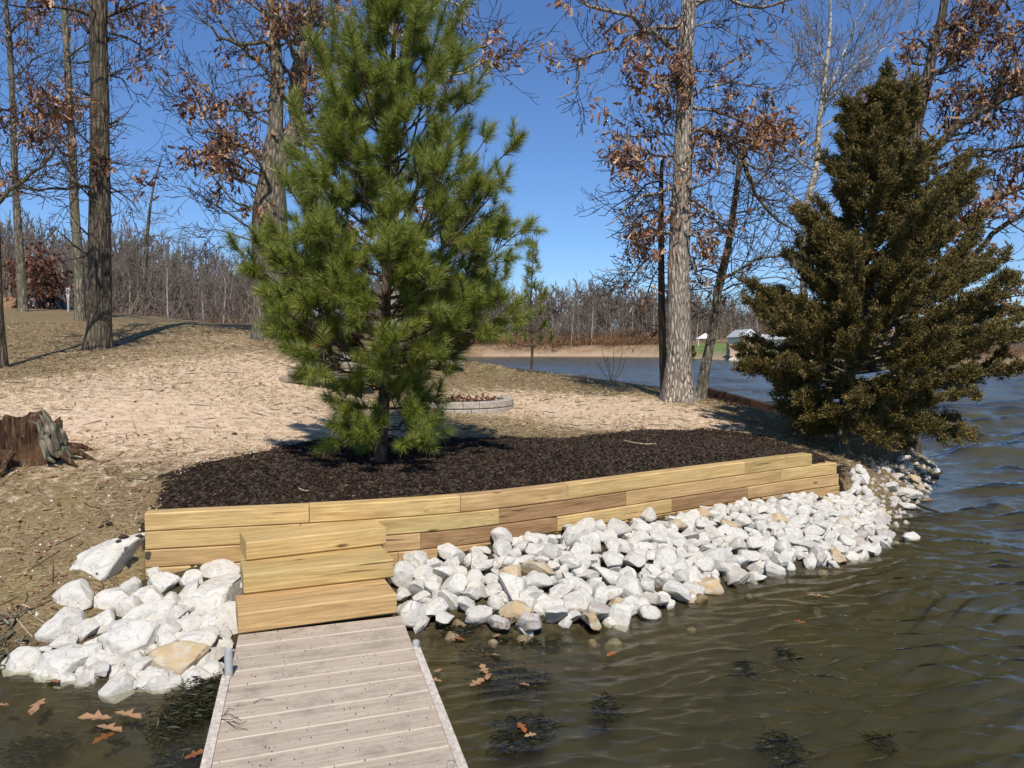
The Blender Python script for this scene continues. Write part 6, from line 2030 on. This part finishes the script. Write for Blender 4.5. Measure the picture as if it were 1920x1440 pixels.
# clumpy mulch lumps, in the painted cedar shade too
q = scatter_in(MULCH_SHADE, 5000, 310); q = q[(q[:, 1] > wall_y(q[:, 0]) + .17)]
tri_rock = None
filler('mulch_lumps', np.column_stack([q, H(q[:, 0], q[:, 1])]), .010, .028, M['clod'], 'small dark lumps in the mulch bed and its painted cedar shade', 12)
# white chips of stone on the slope left of the mulch
pts, r_ = area_points(1300, 5.0, 8.5, -60, 640, 210, notm)
kk = r_.random(len(pts)) < np.exp(-np.abs(dist_line(MULCH_SHADE, pts[:, 0], pts[:, 1], True)) / .55) + .06
filler('stone_chips', pts[kk] + (0, 0, .002), .004, .012, M['gravel'], 'scattered small white stone chips on the slope near the mulch', 13)
# leaf litter and twigs on the slope
pts, r_ = area_points(6500, 4.8, 20, -300, 1600, 211, notm)
kk = r_.random(len(pts)) < .22 + .6 * (pts[:, 0] < -3.0) * (pts[:, 1] < 8)
pts = pts[kk]; m = len(pts)
g = Geo(); g.template(LEAF_V, LEAF_F, pts + (0, 0, .015), frames(np.column_stack([r_.normal(size=(m, 2)), r_.normal(size=m) * .15]), r_, False), r_.uniform(.03, .09, m))
tag(g.build('leaf_litter', M['dead_leaf']), 'fallen brown leaves strewn on the slope', None, None, 'stuff')
pts, r_ = area_points(900, 4.8, 16, -200, 1650, 212, None)
pts = pts[:600]
tw_ = []
for p in pts:
    if (p[1] < wall_y(p[0]) + .2) and XL < p[0] < XR: continue
    a_ = r_.uniform(0, 6.28); L_ = r_.uniform(.06, .28); u = np.array((math.cos(a_), math.sin(a_), 0))
    q = np.array([p, p + u * L_ * .5 + r_.normal(size=3) * .01, p + u * L_]); q[:, 2] = H(q[:, 0], q[:, 1]) + .008
    tw_.append((q, np.array([.004, .0035, .002]) * max(1, p[1] / 8)))
g = Geo(); g.tubes(tw_, 4); tag(g.build('fallen_twigs', M['stem'], smooth=True), 'thin fallen twigs strewn over the slope and mulch', None, None, 'stuff')
# dry grass tufts by the point
tips_ = []
sp = [tuple(settle(px, py)) + (h_,) for px, py, h_ in [(1690, 850, .22), (1705, 855, .2), (1670, 850, .2), (1720, 862, .16), (1648, 940, .22), (1635, 925, .2), (1600, 905, .12), (1700, 868, .2), (1625, 890, .2), (1660, 862, .2)]]
brush('dry_grass', sp, 1, 'straw', 'tufts of dry grass on the point by the water', 14, 130, .045)

# bare stems standing by the water, between the pines and the oak
b_ = on_ground(1146, 716, 19.5)
st = []
for (x1, y1) in [(1150, 640), (1168, 652), (1128, 655), (1138, 668), (1175, 668), (1120, 680)]:
    p1 = P(x1, y1, 19.5); mid_ = (b_ + p1) / 2 + (.04, 0, -.05); st.append((np.array([b_, mid_, p1]), np.array([.010, .008, .005])))
g = Geo(); g.tubes(st, 4); tag(g.build('bare_bush', M['stem'], None, True, origin=b_), 'small leafless bush against the blue water left of the pale oak', 'bush')

# ------------------------------------------------------------------ leaves and weed in the water
def oak_leaf(px, py, w, rot, z, mat, lab, tilt=0.0):
    p = Z(px, py, z); s = w / F * p[1]
    g = Geo(); v = LEAF_V.copy() * (s, s * 1.15, s * .6); g.add(v - (s / 2, 0, 0), LEAF_F)
    o = g.build('oak_leaf', M[mat]); o.location = tuple(p); hh_ = (px * 7.13 + py * 3.7) % 6.28; o.rotation_euler = (tilt * math.sin(hh_ * 3) * 1.6, tilt * math.cos(hh_ * 5) * 1.6, hh_); v_ = np.array([x.co for x in o.data.vertices]); v_[:, 2] += s * (.25 * math.sin(hh_) * (v_[:, 0] / s) ** 2 + .25 * math.cos(hh_ * 2) * (v_[:, 1] / s) ** 2 * 2); o.data.vertices.foreach_set('co', v_.astype(np.float32).ravel())
    tag(o, lab, 'leaf', 'oak leaves on the water')


for args in [(70, 1321, 56, 5, .012, 'float_leaf', 'broad tan oak leaf floating left of the dock, second from the left edge'), (4, 1322, 40, 200, .012, 'float_leaf', 'tan oak leaf cut by the left edge of the photograph'),
             (178, 1345, 62, 20, .01, 'float_leaf', 'tan oak leaf at the upper end of the cluster left of the dock'), (240, 1340, 60, 175, .012, 'float_leaf', 'pale pinkish oak leaf in the middle of the cluster left of the dock'),
             (205, 1365, 58, 10, .008, 'float_leaf', 'tan oak leaf at the lower end of the cluster left of the dock'), (195, 1382, 44, 160, -.01, 'orange_leaf', 'orange oak leaf sunk just below the leaf cluster'),
             (330, 1325, 40, 50, -.005, 'orange_leaf', 'orange oak leaf by the brown weed next to the dock'), (296, 1336, 32, 5, -.01, 'orange_leaf', 'dim orange oak leaf under water between cluster and weed'),
             (97, 1276, 46, 10, .01, 'orange_leaf', 'rusty orange leaf caught in front of the waterline boulder'), (215, 1253, 34, 10, .03, 'orange_leaf', 'rusty orange leaf caught between rocks of the left pile'),
             (365, 1415, 40, 20, -.01, 'orange_leaf', 'orange leaf sunk near the dock edge, bottom'), (820, 1258, 26, 60, .012, 'float_leaf', 'tan leaf floating against the right edge trim of the dock'),
             (815, 1275, 30, 100, .012, 'float_leaf', 'tan leaf just below another one at the right dock edge'), (908, 1255, 36, 60, .014, 'float_leaf', 'upper tan oak leaf of the pair floating on dark weed'),
             (915, 1266, 34, 150, .016, 'float_leaf', 'overlapping tan oak leaf of the pair floating on dark weed'), (894, 1280, 42, 0, .012, 'float_leaf', 'wide thin tan oak leaf below the floating pair'),
             (983, 1283, 22, 30, .012, 'float_leaf', 'small tan oak leaf alone right of the floating pair'), (978, 1362, 34, 20, .014, 'orange_leaf', 'orange tan oak leaf on the dark weed clump, bottom middle'),
             (995, 1378, 26, 100, .016, 'float_leaf', 'light oak leaf at the lower side of the dark weed clump, bottom middle'), (930, 1228, 26, 10, .012, 'float_leaf', 'tan oak leaf floating above the weed near the right bank'),
             (930, 1192, 28, 0, .03, 'float_leaf', 'pale orange oak leaf at the waterline below the rocks'), (931, 1168, 34, 0, .07, 'orange_leaf', 'bright orange oak leaf lying between rocks near the dock'),
             (862, 1198, 24, 0, .012, 'orange_leaf', 'dim orange leaf floating next to the dark weed by the steps'), (980, 1201, 20, 20, .012, 'float_leaf', 'small pinkish leaf floating near the bank rocks'),
             (1147, 1226, 24, 10, .014, 'orange_leaf', 'brown leaf alone on open water right of the dock'), (1500, 1166, 26, 0, .014, 'orange_leaf', 'orange leaf alone far out on the water, lower right'),
             (1535, 1118, 44, -25, .016, 'float_leaf', 'large curled tan leaf afloat below the right end of the bank'), (1362, 1075, 26, 0, .06, 'orange_leaf', 'deep orange leaf wedged between stones at the right waterline'),
             (1575, 1045, 24, 0, .03, 'orange_leaf', 'orange leaf among the stones at the far end of the bank'), (790, 1178, 22, 80, .03, 'orange_leaf', 'reddish leaf in the corner between dock and bank rocks')]:
    oak_leaf(*args, tilt=.12)


def weed(px, py, w, h, z, n, lab, mat='weed', L0=.05, up=.0):
    p = Z(px, py, z); sx_, sy_ = w / F * p[1] / 2, h / (F * EYE) * p[1] ** 2 / 2
    r = np.random.default_rng(int(px))
    c = r.normal(size=(7, 2)) * .34
    i_ = r.integers(0, 7, n)
    q = c[i_] + r.normal(size=(n, 2)) * .34
    pos = np.column_stack([p[0] + q[:, 0] * sx_, p[1] + q[:, 1] * sy_, p[2] - .012 * (up == 0) + r.normal(size=n) * .005 + up * r.random(n)])
    g = Geo(); L = r.uniform(.5, 1.5, n) * L0
    g.template(np.array([(0, .5, 0), (0, -.5, 0), (.5, .4, .12), (1, 0, 0)]), np.array([(0, 1, 2), (1, 3, 2)]), pos, frames(r.normal(size=(n, 3)) * np.array((1, .6, .10)), r), np.stack([L, np.full(n, .004), L], -1))
    o = g.build('water_weed', M[mat], None, False, origin=p); tag(o, lab, 'water weed')


weed(370, 1330, 120, 150, .0, 2600, 'thick brown weed mat against the left side of the dock', 'weed', .05, .03)
weed(300, 1275, 110, 30, .0, 500, 'thin brown weed among the lowest rocks of the left pile', 'weed', .04, .03)
weed(350, 1410, 110, 60, -.03, 900, 'brown weed under water near the dock, bottom left')
weed(960, 1268, 110, 50, -.012, 1300, 'dark blue black weed clump under the floating leaf pair')
weed(900, 1222, 90, 40, -.01, 700, 'thin dark weed strands above the floating leaf pair')
weed(985, 1195, 130, 34, -.004, 900, 'dark weed fringe floating off the lowest bank rocks')
weed(975, 1368, 110, 56, -.006, 1500, 'black green weed clump carrying two leaves, bottom middle')
weed(1135, 1325, 50, 46, -.012, 450, 'small dark weed clump on open water right of the others')
weed(1465, 1400, 80, 50, -.015, 600, 'dark weed clump low at the bottom right')
weed(1470, 1220, 26, 26, -.012, 160, 'tiny dark weed sprig on open water, right')
weed(1655, 1390, 40, 40, -.02, 200, 'faint small weed spot at the bottom right corner')
weed(1400, 1255, 24, 30, -.02, 130, 'faint dark weed spot left of the tiny sprig')
weed(868, 1178, 70, 30, .02, 700, 'brown weed bundle stranded under the rocks next to the dock', 'weed', .04, .04)
weed(950, 1150, 60, 40, .07, 500, 'brown weed caught between rocks of the right bank', 'weed', .04, .03)
weed(60, 1400, 120, 60, -.05, 500, 'green brown weed under water at the bottom left corner')
# branch awash off the point
p = [Z(1715, 945, .02), Z(1735, 952, .035), Z(1760, 960, .02)]
g = Geo(); g.tubes([(np.array(p), np.array([.010, .022, .014]))], 7); tag(g.build('floating_branch', M['stem'], smooth=True), 'short black branch floating on the water off the point', 'branch')
# dry weed stems blown onto the dock
tw_ = []
for (a_, b2, c_) in [((405, 1345), (430, 1338), (452, 1350)), ((425, 1352), (440, 1362), (465, 1368)), ((420, 1340), (428, 1328), (440, 1330)), ((436, 1352), (450, 1357), (462, 1352)), ((475, 1318), (490, 1310), (512, 1312)), ((415, 1348), (432, 1350), (447, 1344))]:
    tw_.append((np.array([Z(*q, .2 + .006 + .012 * (i_ == 1)) for i_, q in enumerate((a_, b2, c_))]), np.array([.0022, .0022, .0012])))
g = Geo(); g.tubes(tw_, 4); tag(g.build('dry_weed_sprig', M['stem'], smooth=True), 'dry brown weed sprig lying over the left edge of the dock', 'twig')
pts_ = []
r_ = np.random.default_rng(99)
u_, v_ = r_.random(260), r_.random(260)
for a_, b2 in zip(u_, v_):
    pts_.append((*(Lf * (1 - a_) * (1 - b2) + Rf * a_ * (1 - b2) + Lb * (1 - a_) * b2 + Rb * a_ * b2), .205))
filler('dock_crumbs', np.array(pts_), .001, .0035, M['clod'], 'specks of dirt on the dock boards', 15)
